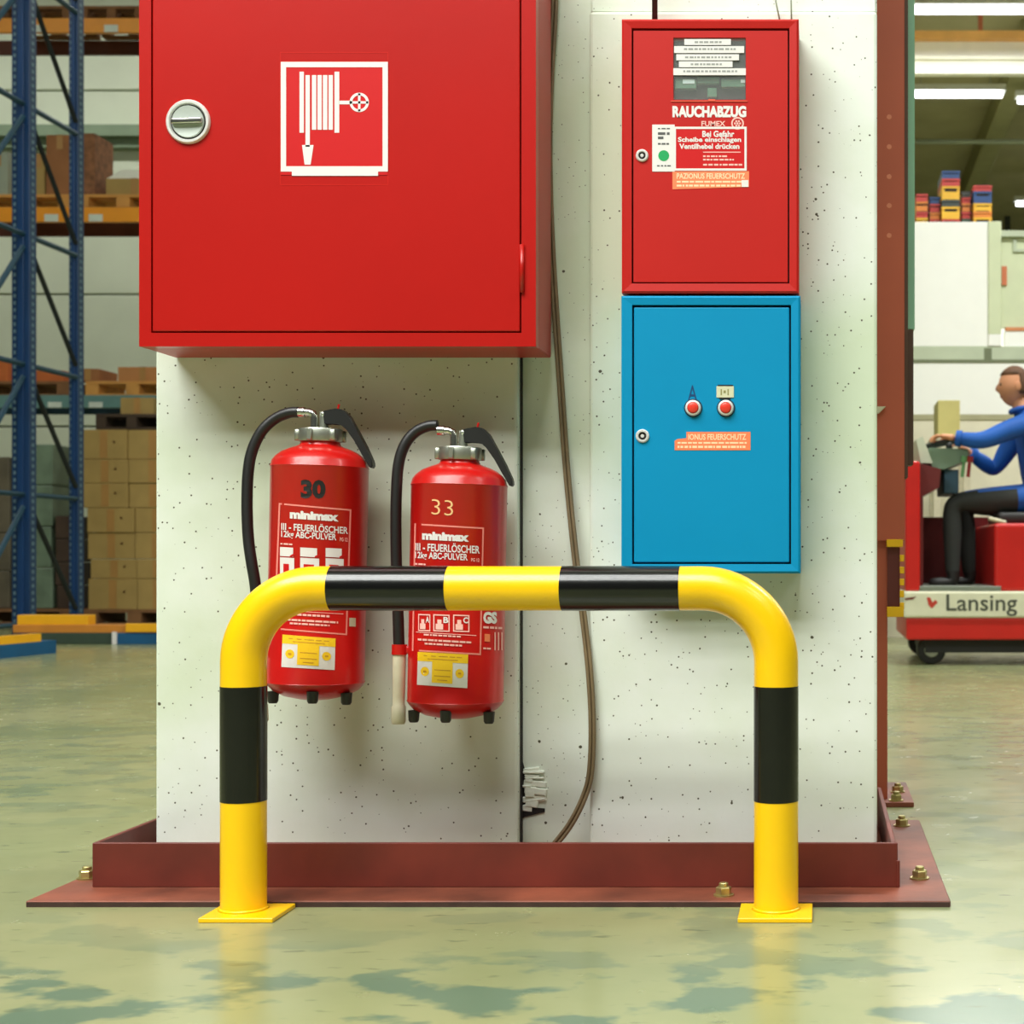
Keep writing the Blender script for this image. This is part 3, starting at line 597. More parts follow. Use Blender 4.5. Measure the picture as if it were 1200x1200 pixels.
# ------------------------------------------------------------------ fire extinguishers
DE = 2.88; RE = .0885
def extinguisher(tx, ty, bx, by, label, num, kind):
    """(tx,ty) pixel of axis at upper seam, (bx,by) at lower seam"""
    s = F/DE
    z0 = PZ(by, DE); x0 = PX(bx, DE)
    tilt = math.atan2(PX(tx, DE)-x0, PZ(ty, DE)-z0)
    H = (PZ(ty, DE)-z0)/math.cos(tilt)
    t = thing('fire_extinguisher', (x0, DE, z0), label, 'extinguisher'); t.rotation_euler = (0, tilt, 0)
    def loc(px, py, dy=0.):      # local (x,z) of a pixel at the axis depth + dy
        X = PX(px, DE+dy)-x0; Z = PZ(py, DE+dy)-z0
        return X*math.cos(tilt)-Z*math.sin(tilt), X*math.sin(tilt)+Z*math.cos(tilt)
    def L3(px, py, dy=0.):
        a = loc(px, py, dy); return Vector((a[0], dy, a[1]))
    def hit(px, py, lift=.0004):
        tx_ = (px-VX)/F; z = PZ(py, DE-RE); r = RE
        for _ in range(3):
            cx = x0+math.tan(tilt)*(z-z0)
            # |(tx_*D-cx, D-DE)| = r
            A = tx_*tx_+1; Bq = -2*(tx_*cx+DE); Cq = cx*cx+DE*DE-r*r
            disc_ = max(Bq*Bq-4*A*Cq, 0); D = (-Bq-math.sqrt(disc_))/(2*A); z = PZ(py, D)
        lx = tx_*D-cx; ly = D-DE; n = math.hypot(lx, ly); f = (r+lift)/n
        return Vector((lx*f, ly*f, (z-z0)/math.cos(tilt)))
    def quad(q, u, v):
        a = (q[0][0]+(q[1][0]-q[0][0])*u, q[0][1]+(q[1][1]-q[0][1])*u); b = (q[3][0]+(q[2][0]-q[3][0])*u, q[3][1]+(q[2][1]-q[3][1])*u)
        return a[0]+(b[0]-a[0])*v, a[1]+(b[1]-a[1])*v
    def patch(bm, q, lift, u0=0., u1=1., v0=0., v1=1., n=8):
        rows = [[bm.verts.new(hit(*quad(q, u0+(u1-u0)*i/n, v), lift)) for i in range(n+1)] for v in (v0, v1)]
        for i in range(n): bm.faces.new((rows[0][i], rows[0][i+1], rows[1][i+1], rows[1][i]))
        return bm
    def R4(x0_, x1_, y0_, y1_, sl=.04):   # rectangle following the slight slope of the print
        return [(x0_, y0_), (x1_, y0_+(x1_-x0_)*sl), (x1_, y1_+(x1_-x0_)*sl), (x0_, y1_)]
    def wtext(name, str_, x0_, x1_, y0_, y1_, m, parent, bold, sl=.04, lift=.0009):
        vs, fs = text_verts(str_, bold); q = R4(x0_, x1_, y0_, y1_, sl)
        me = bpy.data.meshes.new(name); me.from_pydata([hit(*quad(q, u, 1-v), lift) for u, v in vs], [], fs)
        return link(name, me, m, parent, True)
    def wd(bm, x0_, x1_, y0_, y1_, seed, lift=.0009, mean=4.):
        rr = random.Random(seed); x = x0_
        while x < x1_-1:
            l = min(x1_-x, mean*(.5+rr.random())); patch(bm, R4(x, x+l, y0_+(x-x0_)*.04, y1_+(x-x0_)*.04), lift, n=2); x += l+.8+rr.random()*.6
        return bm
    # body
    prof = [(.0, -.030), (.030, -.0285), (.058, -.022), (.078, -.0115), (RE-.003, -.003), (RE, .002), (RE+.0012, .004), (RE, .006), (RE, H-.003), (RE+.0012, H-.001), (RE, H+.001),
            (RE-.0022, H+.010), (RE-.008, H+.018), (.070, H+.0265), (.056, H+.033), (.044, H+.037), (.038, H+.040), (.036, H+.044), (.036, H+.047), (0, H+.047)]
    bm = B(); lathe(bm, prof, n=64); body = obj('body', bm, M_EXT, t, True, sharp=35)
    # feet
    for px in ((-42, 12, 43) if kind == 0 else (-43, 0, 44)):
        fx = px/s; fy = -.035 if abs(px) > 20 else -.075; fz = -.019 if abs(px) > 20 else -.014
        if abs(px) > 20: fx = px/s*1.0
        bm = B(); lathe(bm, [(0, fz-.016), (.0075, fz-.016), (.0098, fz-.012), (.0108, fz+.006), (0, fz+.006)], (fx, fy, 0), n=14); obj('foot', bm, M_RUB, t, True, sharp=50)
    # collar nut with lugs
    bm = B(); lathe(bm, [(.03, H+.045), (.0395, H+.047), (.0405, H+.05), (.0405, H+.068), (.039, H+.071), (.02, H+.073), (0, H+.073)], n=40)
    for j in range(6):
        a = j*math.pi/3+.35; box(bm, math.cos(a)*.041-.005, math.cos(a)*.041+.005, math.sin(a)*.041-.005, math.sin(a)*.041+.005, H+.0475, H+.069, .0012)
    obj('collar_nut', bm, M_BRUSH, t, True, sharp=45)
    zv = H+.073
    bm = B(); tube(bm, [(-.012, 0, zv-.004), (-.012, 0, zv+.018), (-.014, 0, zv+.026), (-.022, 0, zv+.029), (-.04, 0, zv+.029)], .0075, 14); tube(bm, [(-.030, 0, zv+.029), (-.043, 0, zv+.029)], .0098, 14); vl = obj('hose_elbow', bm, M_CHROME, t, True, sharp=50)
    bm = B(); tube(bm, [(.006, 0, zv-.003), (.006, 0, zv+.03)], .0085, 14); tube(bm, [(.004, -.004, zv+.026), (.014, -.004, zv+.026)], .006, 10); obj('valve_stem', bm, M_BRUSH, t, True, sharp=50)
    # lever
    ox, oy = tx-375, ty-547
    pts = [(380, 482), (396, 479), (404, 481), (411, 488), (420, 505), (430, 524), (438, 541), (438.5, 548), (435, 549), (427, 535), (417, 517), (408.5, 503), (403, 498), (396, 496.5), (382, 498)]
    bm = B(); prism(bm, [loc(a+ox, b+oy) for a, b in pts], -.011, .011)
    bmesh.ops.bevel(bm, geom=[e for e in bm.edges], offset=.0018, segments=2, affect='EDGES'); lv = obj('lever', bm, M_RUB, t, True, sharp=40)
    bm = B(); a = L3(396+ox, 480+oy); tube(bm, [a, a+Vector((.002, 0, .010))], .0022, 8); obj('safety_pin', bm, M_EXT, lv)
    # hose and nozzle
    if kind == 0: hp = [(350, 483), (338, 484), (322, 491), (307, 505), (296, 527), (291, 552), (289.5, 590), (291, 630), (295, 660), (299, 684), (302, 720), (303, 768)]
    else: hp = [(513, 498.5), (501, 499.5), (486, 507), (474, 522), (467, 545), (464.5, 580), (464, 625), (465, 680), (466.5, 720), (468, 770)]
    hl = [L3(a, b, 0. if i < 3 else -.004*min(i-2, 6)) for i, (a, b) in enumerate(hp)]
    bm = B(); tube(bm, spline(hl, 6), .0103, 14); obj('hose', bm, M_RUB, t, True, True)
    nx = 304 if kind == 0 else 468; n0 = hl[-1]; dn = (L3(nx+1 if kind == 0 else 467, by+16, -.024)-n0); dn = dn.normalized()*.125
    bm = B(); tube(bm, [n0-dn*.05, n0+dn*.02, n0+dn*.6, n0+dn*.72, n0+dn*.74, n0+dn*.97, n0+dn], [.0118, .0122, .0112, .0112, .0132, .0132, .011], 18); obj('nozzle', bm, M_BEIGE, t, True, sharp=40)
    c0 = n0-dn*.06; bm = B(); tube(bm, [c0-dn*.13, c0+dn*.02], .0142, 18); box(bm, c0.x, -.078, c0.y-.004, -.02, c0.z-.001, c0.z+.013, .001); obj('nozzle_clip', bm, M_EXT, t, True, sharp=45)
    # wall bracket
    bm = B(); box(bm, -.02, .02, RE-.004, DW-DE-.001, .05, H-.05, .001); box(bm, -.05, .05, RE-.006, RE+.004, H*.55, H*.55+.03, .001); obj('wall_bracket', bm, M_STEEL, t, True)
    # printed label
    if kind == 0: lab = [(327, 590), (411.5, 596), (406.5, 743.5), (321, 738)]
    else: lab = [(486, 614), (567, 617.5), (563.5, 767), (483, 763.5)]
    bm = B(); e = .022
    patch(bm, lab, .0006, 0, 1, 0, e*.55); patch(bm, lab, .0006, 0, 1, 1-e*.55, 1); patch(bm, lab, .0006, 0, e, 0, 1, 1); patch(bm, lab, .0006, 1-e, 1, 0, 1, 1)
    lo = obj('label_border', bm, mat('label_pink', (238, 140, 128), .4, var=0), body, True)
    if kind == 0:
        wtext('number', num, 352.5, 381.5, 562, 584, M_BLACK, body, .05, 0.)
        X, Y = 0, 0
        wtext('lettering', 'minimax', 340, 396.5, 598, 608, M_WHITE, body, .06, .045)
        wtext('lettering', 'III - FEUERLÖSCHER', 330, 407.5, 611.5, 621.5, M_WHITE, body, .02, .045)
        wtext('lettering', '12kg ABC-PULVER', 330, 394, 622, 632, M_WHITE, body, .02, .045)
        wtext('lettering', 'PG 12', 398, 407, 629, 633.5, M_PINK, body, .02, .045)
        bm = B(); wd(bm, 329, 343, 636.8, 638.6, 1); wd(bm, 338, 386, 718.6, 721, 2); wd(bm, 330, 396, 725, 727.2, 3, mean=6); wd(bm, 340, 386, 729.6, 731.6, 4, mean=5); patch(bm, R4(324, 402, 715.2, 715.8), .0009); obj('small_print', bm, M_PINK, body, True)
        for (a, b) in ((328.5, 348), (352, 377), (381.5, 405.5)):
            bm = B(); patch(bm, R4(a, b-(b-a)*.22, 641.5, 652), .0008); patch(bm, R4(a, b-3, 653.5, 700), .0008); pc = obj('pictogram', bm, M_WHITE, body, True)
            bm = B(); patch(bm, R4(a+4, b-9, 661, 690), .0011); patch(bm, [(b-8, 651.5), (b-2, 648), (b-2, 650.5), (b-8, 654)], .0011, n=2); obj('pictogram_figure', bm, M_SIGN, pc, True)
        bm = B(); patch(bm, R4(409, 416.5, 723, 733), .0008); obj('inspection_badge', bm, M_BEIGE, body, True)
        q = [(331.5, 744), (393, 747.5), (392, 784.5), (330, 782)]
    else:
        wtext('number', num, 506, 531, 585, 603, mat('hand_paint', (240, 190, 130), .6, var=0), body, -.012, .06)
        wtext('lettering', 'minimax', 495, 549.5, 623, 633, M_WHITE, body, .06, .03)
        wtext('lettering', 'III - FEUERLÖSCHER', 487.5, 562, 635, 646, M_WHITE, body, .02, .03)
        wtext('lettering', '12kg ABC-PULVER', 487, 548, 647, 657, M_WHITE, body, .02, .03)
        wtext('lettering', 'PG 12', 552, 561.5, 653.5, 657.5, M_PINK, body, .02, .03)
        bm = B(); wd(bm, 487, 499, 660.5, 662.5, 1); wd(bm, 497, 542, 743.2, 745, 2); wd(bm, 490, 552, 748.8, 751, 3, mean=6); wd(bm, 498, 542, 753.5, 755.6, 4, mean=5); patch(bm, R4(488, 558, 741, 741.7), .0009)
        wd(bm, 566, 588, 733, 735.5, 6, mean=5); wd(bm, 566, 576, 758, 760, 7)
        for xx in (579, 583, 587): patch(bm, [(xx, 740), (xx+1.4, 740), (xx+1.4, 761), (xx, 761)], .0009, n=1)
        obj('small_print', bm, M_PINK, body, True)
        for (a, b, ch) in ((490.5, 504.5, 'A'), (508, 527, 'B'), (531, 550, 'C')):
            bm = B(); q = R4(a, b, 720, 740, .02); e = .07
            patch(bm, q, .0008, 0, 1, 0, e, 3); patch(bm, q, .0008, 0, 1, 1-e, 1, 3); patch(bm, q, .0008, 0, e, 0, 1, 1); patch(bm, q, .0008, 1-e, 1, 0, 1, 1); patch(bm, q, .0008, .15, .6, .55, .88, 3); patch(bm, q, .0008, .25, .5, .3, .55, 3)
            pc = obj('pictogram', bm, M_PINK, body, True)
            wtext('letter', ch, a+(b-a)*.62, a+(b-a)*.92, 723, 730, M_WHITE, pc, .03, 0.)
        wtext('test_mark', 'GS', 566, 582, 716, 730, M_WHITE, body, .06, 0.)
        bm = B(); patch(bm, R4(567.5, 574, 742, 751), .0008, n=3); obj('orange_mark', bm, M_ORANGE, body, True)
        q = [(490, 764.5), (548.5, 766.5), (547.5, 806), (489, 803)]
    bm = B(); patch(bm, q, .0007); stk = obj('inspection_sticker', bm, M_WHITE, body, True)
    bm = B(); patch(bm, q, .0010, 0, 1, 0, .27); patch(bm, q, .0010, .29, .70, .27, .9)
    for uc in (.15, .84):
        vs = [bm.verts.new(hit(*quad(q, uc+.085*math.cos(a*math.pi/6), .58+.14*math.sin(a*math.pi/6)), .0010)) for a in range(12)]; bm.faces.new(vs)
    obj('sticker_field', bm, mat('sticker_yellow', (250, 202, 30), .5, var=0), stk, True)
    bm = B()
    for v, u0, u1 in ((.09, .12, .88), (.18, .2, .8), (.5, .34, .66), (.68, .34, .66), (.8, .4, .6)): patch(bm, q, .0013, u0, u1, v, v+.025, 4)
    for uc in (.15, .84): patch(bm, q, .0013, uc-.03, uc+.03, .55, .6, 2)
    obj('sticker_print', bm, mat('ochre_print', (206, 150, 40), .5, var=0), stk, True)
    return t
extinguisher(375, 547, 370, 801, 'red fire extinguisher with black stencilled number 30', '30', 0)
extinguisher(538.5, 568.5, 534, 823, 'red fire extinguisher with pale hand painted number 33', '33', 1)

# ------------------------------------------------------------------ pallet racks on the far left
M_RACK = mat('rack_blue', (20, 60, 108), .4, var=.1, vscale=2); M_SLOT = slotted_mat('rack_blue_slotted', (17, 54, 96))
M_BRACE = mat('brace_blue', (30, 66, 84), .5, var=.1)
XR = PX(24, 12.0)
t = thing('rack_upright_frame', (XR, 12, 0), 'tall blue slotted rack upright frame with diagonal braces', 'rack frame')
ys = [11.1, 12.0, 12.85]
for y, wd_ in zip(ys, (.14, .14, .075)):
    bm = B(); box(bm, XR-wd_/2, XR+wd_/2, y, y+.11, 0, 8.6, .004); obj('upright', bm, M_SLOT, t)
    bm = B(); box(bm, XR-wd_*.16, XR+wd_*.2, y-.012, y, 0, 8.6, .003); obj('upright_face', bm, M_RACK, t)
    bm = B(); box(bm, XR-.11, XR+.11, y-.03, y+.15, 0, .012); obj('foot_plate', bm, M_RACK, t)
zh = [.1+1.0225*i for i in range(9)]
for (ya, yb) in ((11.21, 12.0), (12.11, 12.85)):
    for i, z in enumerate(zh):
        if z > 8.4: continue
        bm = B(); tube(bm, [(XR+.02, ya, z), (XR+.02, yb, z)], .022, 6); obj('horizontal_brace', bm, M_BRACE, t)
        if i < 8:
            p = ((XR+.02, ya, zh[i+1]-.1), (XR+.02, yb, z+.1)) if ya > 12 else ((XR+.02, ya, z+.1), (XR+.02, yb, zh[i+1]-.1))
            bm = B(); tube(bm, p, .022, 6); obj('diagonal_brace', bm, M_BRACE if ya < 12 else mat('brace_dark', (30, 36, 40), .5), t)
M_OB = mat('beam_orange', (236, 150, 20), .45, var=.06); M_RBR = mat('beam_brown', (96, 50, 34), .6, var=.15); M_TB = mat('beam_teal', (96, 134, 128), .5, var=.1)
t = thing('pallet_rack', (PX(80, 15), 15, 0), 'long pallet rack with orange load beams behind the blue upright frame', 'rack')
XL2, XR2 = PX(-70, 15), PX(215, 15)
for x in (XL2, XR2):
    for y in (15.0, 15.55):
        bm = B(); box(bm, x-.05, x+.05, y, y+.08, 0, 8.4, .004); obj('upright', bm, M_SLOT, t)
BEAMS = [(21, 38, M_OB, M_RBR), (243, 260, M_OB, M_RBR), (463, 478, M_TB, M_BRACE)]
for y0, y1, ma, mb_ in BEAMS:
    bm = B(); box(bm, XL2, XR2, 14.95, 15.0, PZ(y1, 14.95), PZ(y0, 14.95), .004); fb = obj('load_beam', bm, ma, t)
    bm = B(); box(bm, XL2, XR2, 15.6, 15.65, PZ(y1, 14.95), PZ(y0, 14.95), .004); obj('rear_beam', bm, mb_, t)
    for px in ((130, 44) if y0 < 100 else (60, 112, 172) if y0 < 300 else (64, 112)):
        bm = B(); pxbox(bm, px-8, px+8, y0+8, y1-.5, 14.945, 14.95); obj('beam_label', bm, mat('pale_label', (206, 214, 200), .5), fb)
M_PAL = mat('pallet_wood', (204, 146, 70), .7, var=.15, vscale=6); M_PALD = mat('pallet_wood_old', (128, 88, 52), .8, var=.2, vscale=6)
def pallet(px0, px1, zb, label, m, D=15.02, group=None):
    x0, x1 = PX(px0, D), PX(px1, D); wd_ = x1-x0
    t = thing('pallet', ((x0+x1)/2, D+.3, zb), label, 'pallet', group)
    for fx in (0, .43, .86):
        bm = B(); box(bm, x0+wd_*fx, x0+wd_*(fx+.14), D, D+.58, zb+.02, zb+.115, .003); obj('stringer', bm, m, t)
    for j in range(4):
        bm = B(); box(bm, x0, x1, D+.0+j*.15, D+.11+j*.15, zb+.115, zb+.145, .003); obj('deck_board', bm, m, t)
    bm = B(); box(bm, x0, x1, D, D+.1, zb, zb+.02, .002); obj('bottom_board', bm, m, t)
    bm = B(); box(bm, x0, x1, D+.48, D+.58, zb, zb+.02, .002); obj('bottom_board', bm, m, t)
    return t
zA, zB, zC = PZ(21, 14.95), PZ(243, 14.95), PZ(463, 14.95)
pallet(92, 168, zA, 'worn wooden pallet on the topmost orange rack beam beside cabinet', M_PALD)
pallet(-10, 86, zA, 'worn wooden pallet on the topmost orange rack beam behind blue upright', M_PALD)
pallet(88, 200, zB, 'light wooden pallet under white paper on the middle rack beam', M_PAL)
pallet(-30, 84, zB, 'light wooden pallet under brown boxes on the middle rack beam', M_PAL)
pallet(100, 210, zC, 'orange wooden pallet under brown cartons on the teal rack beam', M_PAL)
pallet(-30, 82, zC, 'orange wooden pallet under orange bin on the teal rack beam', M_PALD)
M_CART = mat('cardboard', (166, 138, 78), .8, var=.08, vscale=5); M_CARTD = mat('cardboard_brown', (150, 98, 56), .8, var=.12, vscale=5); M_CARTO = mat('orange_bin', (188, 98, 42), .7, var=.1)
M_TAPEB = mat('parcel_tape', (170, 126, 66), .5, var=.05)
def carton(px0, px1, py0, py1, D, dp, m, label, group=None, tape=True, z0=None, bev=.006):
    t = thing('carton', ((PX(px0, D)+PX(px1, D))/2, D+dp/2, z0 if z0 is not None else PZ(py1, D)), label, 'carton', group)
    zz0 = z0 if z0 is not None else PZ(py1, D); zz1 = PZ(py0, D)
    bm = B(); box(bm, PX(px0, D), PX(px1, D), D, D+dp, zz0, zz1, bev, 2); obj('box_body', bm, m, t)
    if tape:
        xm = (PX(px0, D)+PX(px1, D))/2
        bm = B(); box(bm, xm-.03, xm+.03, D-.0015, D+dp, zz1-.0005, zz1+.0015); box(bm, xm-.03, xm+.03, D-.0015, D, zz1-.14 if zz1-zz0 > .2 else zz0+.01, zz1+.0015); obj('tape', bm, M_TAPEB, t)
    bm = B(); box(bm, PX(px0, D)+.004, PX(px1, D)-.004, D+dp*.5-.002, D+dp*.5+.002, zz1-.001, zz1+.001); obj('flap_seam', bm, M_CARTD, t)
    return t
pt = .145
# shelf loads
carton(38, 52, 180, 226, 15.05, .45, M_CART, 'light brown carton beside upright on middle rack shelf', z0=zB+pt)
carton(54, 86, 158, 226, 15.06, .45, M_CARTD, 'tall red brown carton between the blue uprights on middle shelf', z0=zB+pt)
carton(-14, 9, 178, 226, 15.05, .45, mat('grey_carton', (150, 158, 140), .8), 'grey carton at the end of middle rack shelf', z0=zB+pt)
carton(94, 111, 156, 226, 15.08, .4, mat('bark_brown', (132, 88, 58), .9, var=.4, vscale=14, bump=.8, bscale=12), 'tall rough brown bundle on the middle rack shelf', z0=zB+pt, tape=False)
carton(124, 190, 209, 226, 15.1, .4, M_CART, 'flat cardboard carton under white paper on middle shelf', z0=zB+pt)
t = thing('paper_stack', (PX(160, 15.1), 15.3, PZ(209, 15.1)), 'crumpled white paper wrap lying on flat carton', 'paper')
bm = B(); zz = PZ(209, 15.1)+.0016
prism(bm, [(PX(124, 15.1), zz), (PX(190, 15.1), zz), (PX(190, 15.1), zz+.06), (PX(165, 15.1), zz+.075), (PX(143, 15.1), zz+.09), (PX(132, 15.1), zz+.03)], 15.11, 15.4)
obj('sheet', bm, mat('white_paper', (232, 232, 218), .7), t)
bm = B(); prism(bm, [(PX(145, 15.1), zz+.0755), (PX(186, 15.1), zz+.0605), (PX(186, 15.1), zz+.12), (PX(150, 15.1), zz+.14)], 15.14, 15.36); bm.free()
carton(90, 116, 432, 449, 15.05, .4, M_CARTD, 'small dark brown carton on the teal rack beam pallet', z0=zC+pt)
carton(138, 196, 430, 449, 15.05, .42, mat('cardboard_tan', (186, 126, 72), .8, var=.08), 'wide tan carton on the orange pallet of teal beam', z0=zC+pt)
carton(34, 74, 434, 449, 15.05, .42, M_CARTO, 'orange brown bin on teal beam between blue uprights', z0=zC+pt, tape=False)
carton(-20, 9, 422, 449, 15.05, .42, M_CARTO, 'orange brown bin on teal beam past the upright', z0=zC+pt, tape=False)
# tall stack of cartons on the floor pallet
DS = 14.2
def fpal(px0, px1, D, label, m):
    return pallet(px0, px1, 0., label, m, D)
fpal(98, 216, DS, 'dark wooden pallet on floor under the tall carton stack', M_PALD)
rows = [(503, 538), (538, 566), (566, 595), (595, 624), (624, 655), (655, 678), (678, None)]
splits = [148, 150, 150, 157, 157, 160, 160]; lefts = [93, 95, 96, 102, 102, 105, 103]
zprev = pt
tops = [PZ(r[0], DS) for r in rows]
for i in range(6, -1, -1):
    z1 = tops[i]
    for (a, b, sd_) in ((lefts[i], splits[i], 'on the blue upright side'), (splits[i]+.6, 206, 'on the pillar side')):
        t = thing('carton', ((PX(a, DS)+PX(b, DS))/2, DS+.25, zprev), 'tan carton in the %s layer of the tall floor stack, %s' % (('top', 'sixth', 'fifth', 'fourth', 'third', 'second', 'bottom')[i], sd_), 'carton', 'cartons of the tall floor stack')
        dj = random.random()*.03
        bm = B(); box(bm, PX(a, DS), PX(b, DS), DS+dj, DS+.55, zprev, z1-.003, .006, 2); obj('box_body', bm, M_CART, t)
        bm = B(); xm = (PX(a, DS)+PX(b, DS))/2; box(bm, xm-.035, xm+.035, DS+dj-.0015, DS+dj, zprev+.01, z1-.012); obj('tape', bm, M_TAPEB, t)
        bm = B(); c = Vector((PX(b, DS)-.12, DS+dj, (zprev+z1)/2+.02)); lathe(bm, [(.012, -.001), (0, -.001)], c, 'Y', 10); lathe(bm, [(.012, -.001), (.012, 0)], c, 'Y', 10); obj('hand_hole', bm, M_CARTD, t)
    zprev = z1
carton(141, 180, 466, 484, 14.3, .4, M_CART, 'single tan carton on the dark pallet atop the tall stack', z0=tops[0]+pt)
pallet(112, 196, tops[0], 'dark empty pallet lying on top of the tall carton stack', mat('pallet_dark', (66, 50, 36), .8, var=.2), DS+.02)
# wrapped goods behind the upright frame
M_WRAP = mat('stretch_wrap', (108, 126, 104), .35, var=.25, vscale=5)
fpal(-30, 86, 14.4, 'dark wooden pallet on floor under the wrapped grey goods', M_PALD)
for a, b, y0, lab, m in ((30, 62, 520, 'tall grey green stretch wrapped goods between the blue uprights', M_WRAP), (64, 84, 604, 'dark brown wrapped carton stack behind rear blue upright', mat('dark_goods', (66, 48, 34), .7, var=.2)), (-24, 12, 535, 'grey brown wrapped goods past the front blue upright', mat('grey_goods', (92, 84, 66), .6, var=.25, vscale=4))):
    t = thing('wrapped_goods', ((PX(a, 14.45)+PX(b, 14.45))/2, 14.7, pt), lab, 'goods')
    z1 = PZ(y0, 14.45); n = 4
    for j in range(n):
        za, zb_ = pt+(z1-pt)*j/n, pt+(z1-pt)*(j+1)/n
        bm = B(); box(bm, PX(a, 14.45)+random.random()*.02, PX(b, 14.45)-random.random()*.02, 14.45, 14.9, za, zb_-.004, .012, 2); obj('wrapped_layer', bm, m, t)

# floor rails
M_RB = mat('rail_blue', (20, 84, 126), .45, var=.1); M_RG = mat('rail_green', (50, 66, 52), .6, var=.15); M_RY = mat('rail_yellow', (244, 176, 22), .45, var=.06); M_RO = mat('rail_orange', (200, 128, 44), .5, var=.1)
def bar(bm, a, b, w_, z0, z1, bev=.003):
    a, b = Vector((a[0], a[1], 0)), Vector((b[0], b[1], 0)); d = (b-a).normalized(); n = Vector((-d.y, d.x, 0))*w_
    ps = [a, b, b+n, a+n]; lo = [bm.verts.new((p.x, p.y, z0)) for p in ps]; hi = [bm.verts.new((p.x, p.y, z1)) for p in ps]
    bm.faces.new(lo); bm.faces.new(hi)
    for i in range(4): bm.faces.new((lo[i], lo[(i+1) % 4], hi[(i+1) % 4], hi[i]))
    return bm
a, b = (PX(-60, 8.95), 8.95), (PX(66, 9.98), 9.98)
t = thing('floor_guide_rail', (b[0], b[1], 0), 'blue floor guide rail with yellow top bar, set askew', 'rail')
bm = B(); bar(bm, a, b, .12, 0, .085); obj('blue_beam', bm, M_RB, t)
c = (a[0]+(b[0]-a[0])*.83, a[1]+(b[1]-a[1])*.83)
bm = B(); bar(bm, (a[0], a[1]+.02), (c[0], c[1]+.02), .07, .085, .135); obj('yellow_bar', bm, M_RY, t)
t = thing('floor_guide_rail', (PX(120, 11), 11, 0), 'dark green and blue floor rail carrying orange and yellow bars', 'rail')
bm = B(); box(bm, PX(48, 11), PX(132, 11), 11, 11.1, 0, .082, .003); obj('green_beam', bm, M_RG, t)
bm = B(); box(bm, PX(137, 11), PX(230, 11), 11, 11.1, 0, .082, .003); obj('blue_beam', bm, M_RB, t)
bm = B(); box(bm, PX(131, 10.98), PX(136, 10.98), 10.98, 11.0, 0, .09, .002); obj('white_marker', bm, M_WHITE, t)
bm = B(); box(bm, PX(14, 11), PX(230, 11), 11.01, 11.16, .082, .14, .003); obj('orange_bar', bm, M_RO, t)
bm = B(); box(bm, PX(147, 10.99), PX(230, 10.99), 10.99, 11.01, .088, .15, .003); obj('yellow_bar', bm, M_RY, t)
bm = B(); box(bm, PX(20, 11.02), PX(103, 11.02), 11.02, 11.14, .14, .21, .003); obj('yellow_bar', bm, M_RY, t)

# ------------------------------------------------------------------ white cabin with crates behind the forklift
DC = 12.0
t = thing('white_cabin', (PX(1130, DC), DC+.8, 0), 'white panelled cabin with pale green posts behind the forklift', 'cabin')
M_CW = mat('cabin_white', (246, 246, 240), .45, var=.015); M_CG = mat('cabin_pale_green', (206, 214, 178), .55, var=.04); M_CB = mat('cabin_band', (186, 196, 170), .5, var=.06)
zc = PZ(260, DC)
bm = B(); box(bm, .36, PX(1158, DC), DC, DC+.08, PZ(406, DC), zc, .004); obj('upper_panel', bm, M_CW, t)
bm = B(); box(bm, .36, 5.0, DC, DC+.08, PZ(486, DC), PZ(425, DC), .004); obj('lower_panel', bm, M_CW, t)
bm = B(); box(bm, .36, 5.0, DC-.01, DC+.09, PZ(425, DC), PZ(406, DC), .004); obj('middle_rail', bm, M_CB, t)
bm = B(); box(bm, .36, 5.0, DC-.012, DC-.01, PZ(424.5, DC), PZ(421.5, DC)); box(bm, PX(1153, DC), PX(1162, DC), DC-.014, DC-.01, PZ(424, DC), PZ(408, DC)); obj('rail_joint', bm, mat('rail_shadow_gap', (112, 120, 92), .7), t)
bm = B(); box(bm, .36, 5.0, DC-.01, DC+.09, PZ(492, DC), PZ(486, DC)); obj('lower_rail', bm, mat('lower_rail', (170, 166, 132), .6), t)
bm = B(); box(bm, .36, 5.0, DC, DC+.08, 0, PZ(492, DC)); obj('base_panel', bm, mat('base_panel', (226, 220, 196), .5), t)
bm = B(); box(bm, PX(1158, DC), PX(1173, DC), DC-.02, DC+.12, PZ(392, DC), zc, .004); obj('corner_post', bm, M_CG, t)
bm = B(); box(bm, PX(1158, DC), PX(1173, DC), DC-.02, DC+.12, PZ(406, DC), PZ(392, DC), .004); obj('post_foot', bm, M_CW, t)
bm = B(); box(bm, PX(1173, DC), 5.0, DC+.05, DC+.1, PZ(383, DC), PZ(270, DC)); obj('side_panel', bm, M_CG, t)
bm = B(); box(bm, PX(1173, DC), 5.0, DC+.0, DC+.12, PZ(277, DC), PZ(270, DC)); box(bm, PX(1188, DC), PX(1192, DC), DC+.03, DC+.05, PZ(294, DC), PZ(280, DC)); box(bm, PX(1192, DC), 5., DC+.03, DC+.05, PZ(294, DC), PZ(291, DC)); obj('gutter', bm, M_CB, t)
bm = B(); box(bm, PX(1179, DC), 5.0, DC+.02, DC+.1, PZ(387, DC), PZ(383, DC)); obj('orange_strip', bm, mat('orange_strip', (206, 132, 84), .5), t)
bm = B(); box(bm, PX(1178, DC), 5.0, DC+.03, DC+.1, PZ(406, DC), PZ(387, DC)); obj('sill_panel', bm, M_CW, t)
bm = B(); pxbox(bm, 1174, 1180, 312, 334, DC+.03, DC+.05); obj('orange_sign', bm, mat('orange_sign', (200, 112, 70), .5), t)
bm = B(); box(bm, .36, PX(1173, DC), DC+.12, DC+2.2, zc-.08, zc-.002); obj('roof', bm, M_CB, t)
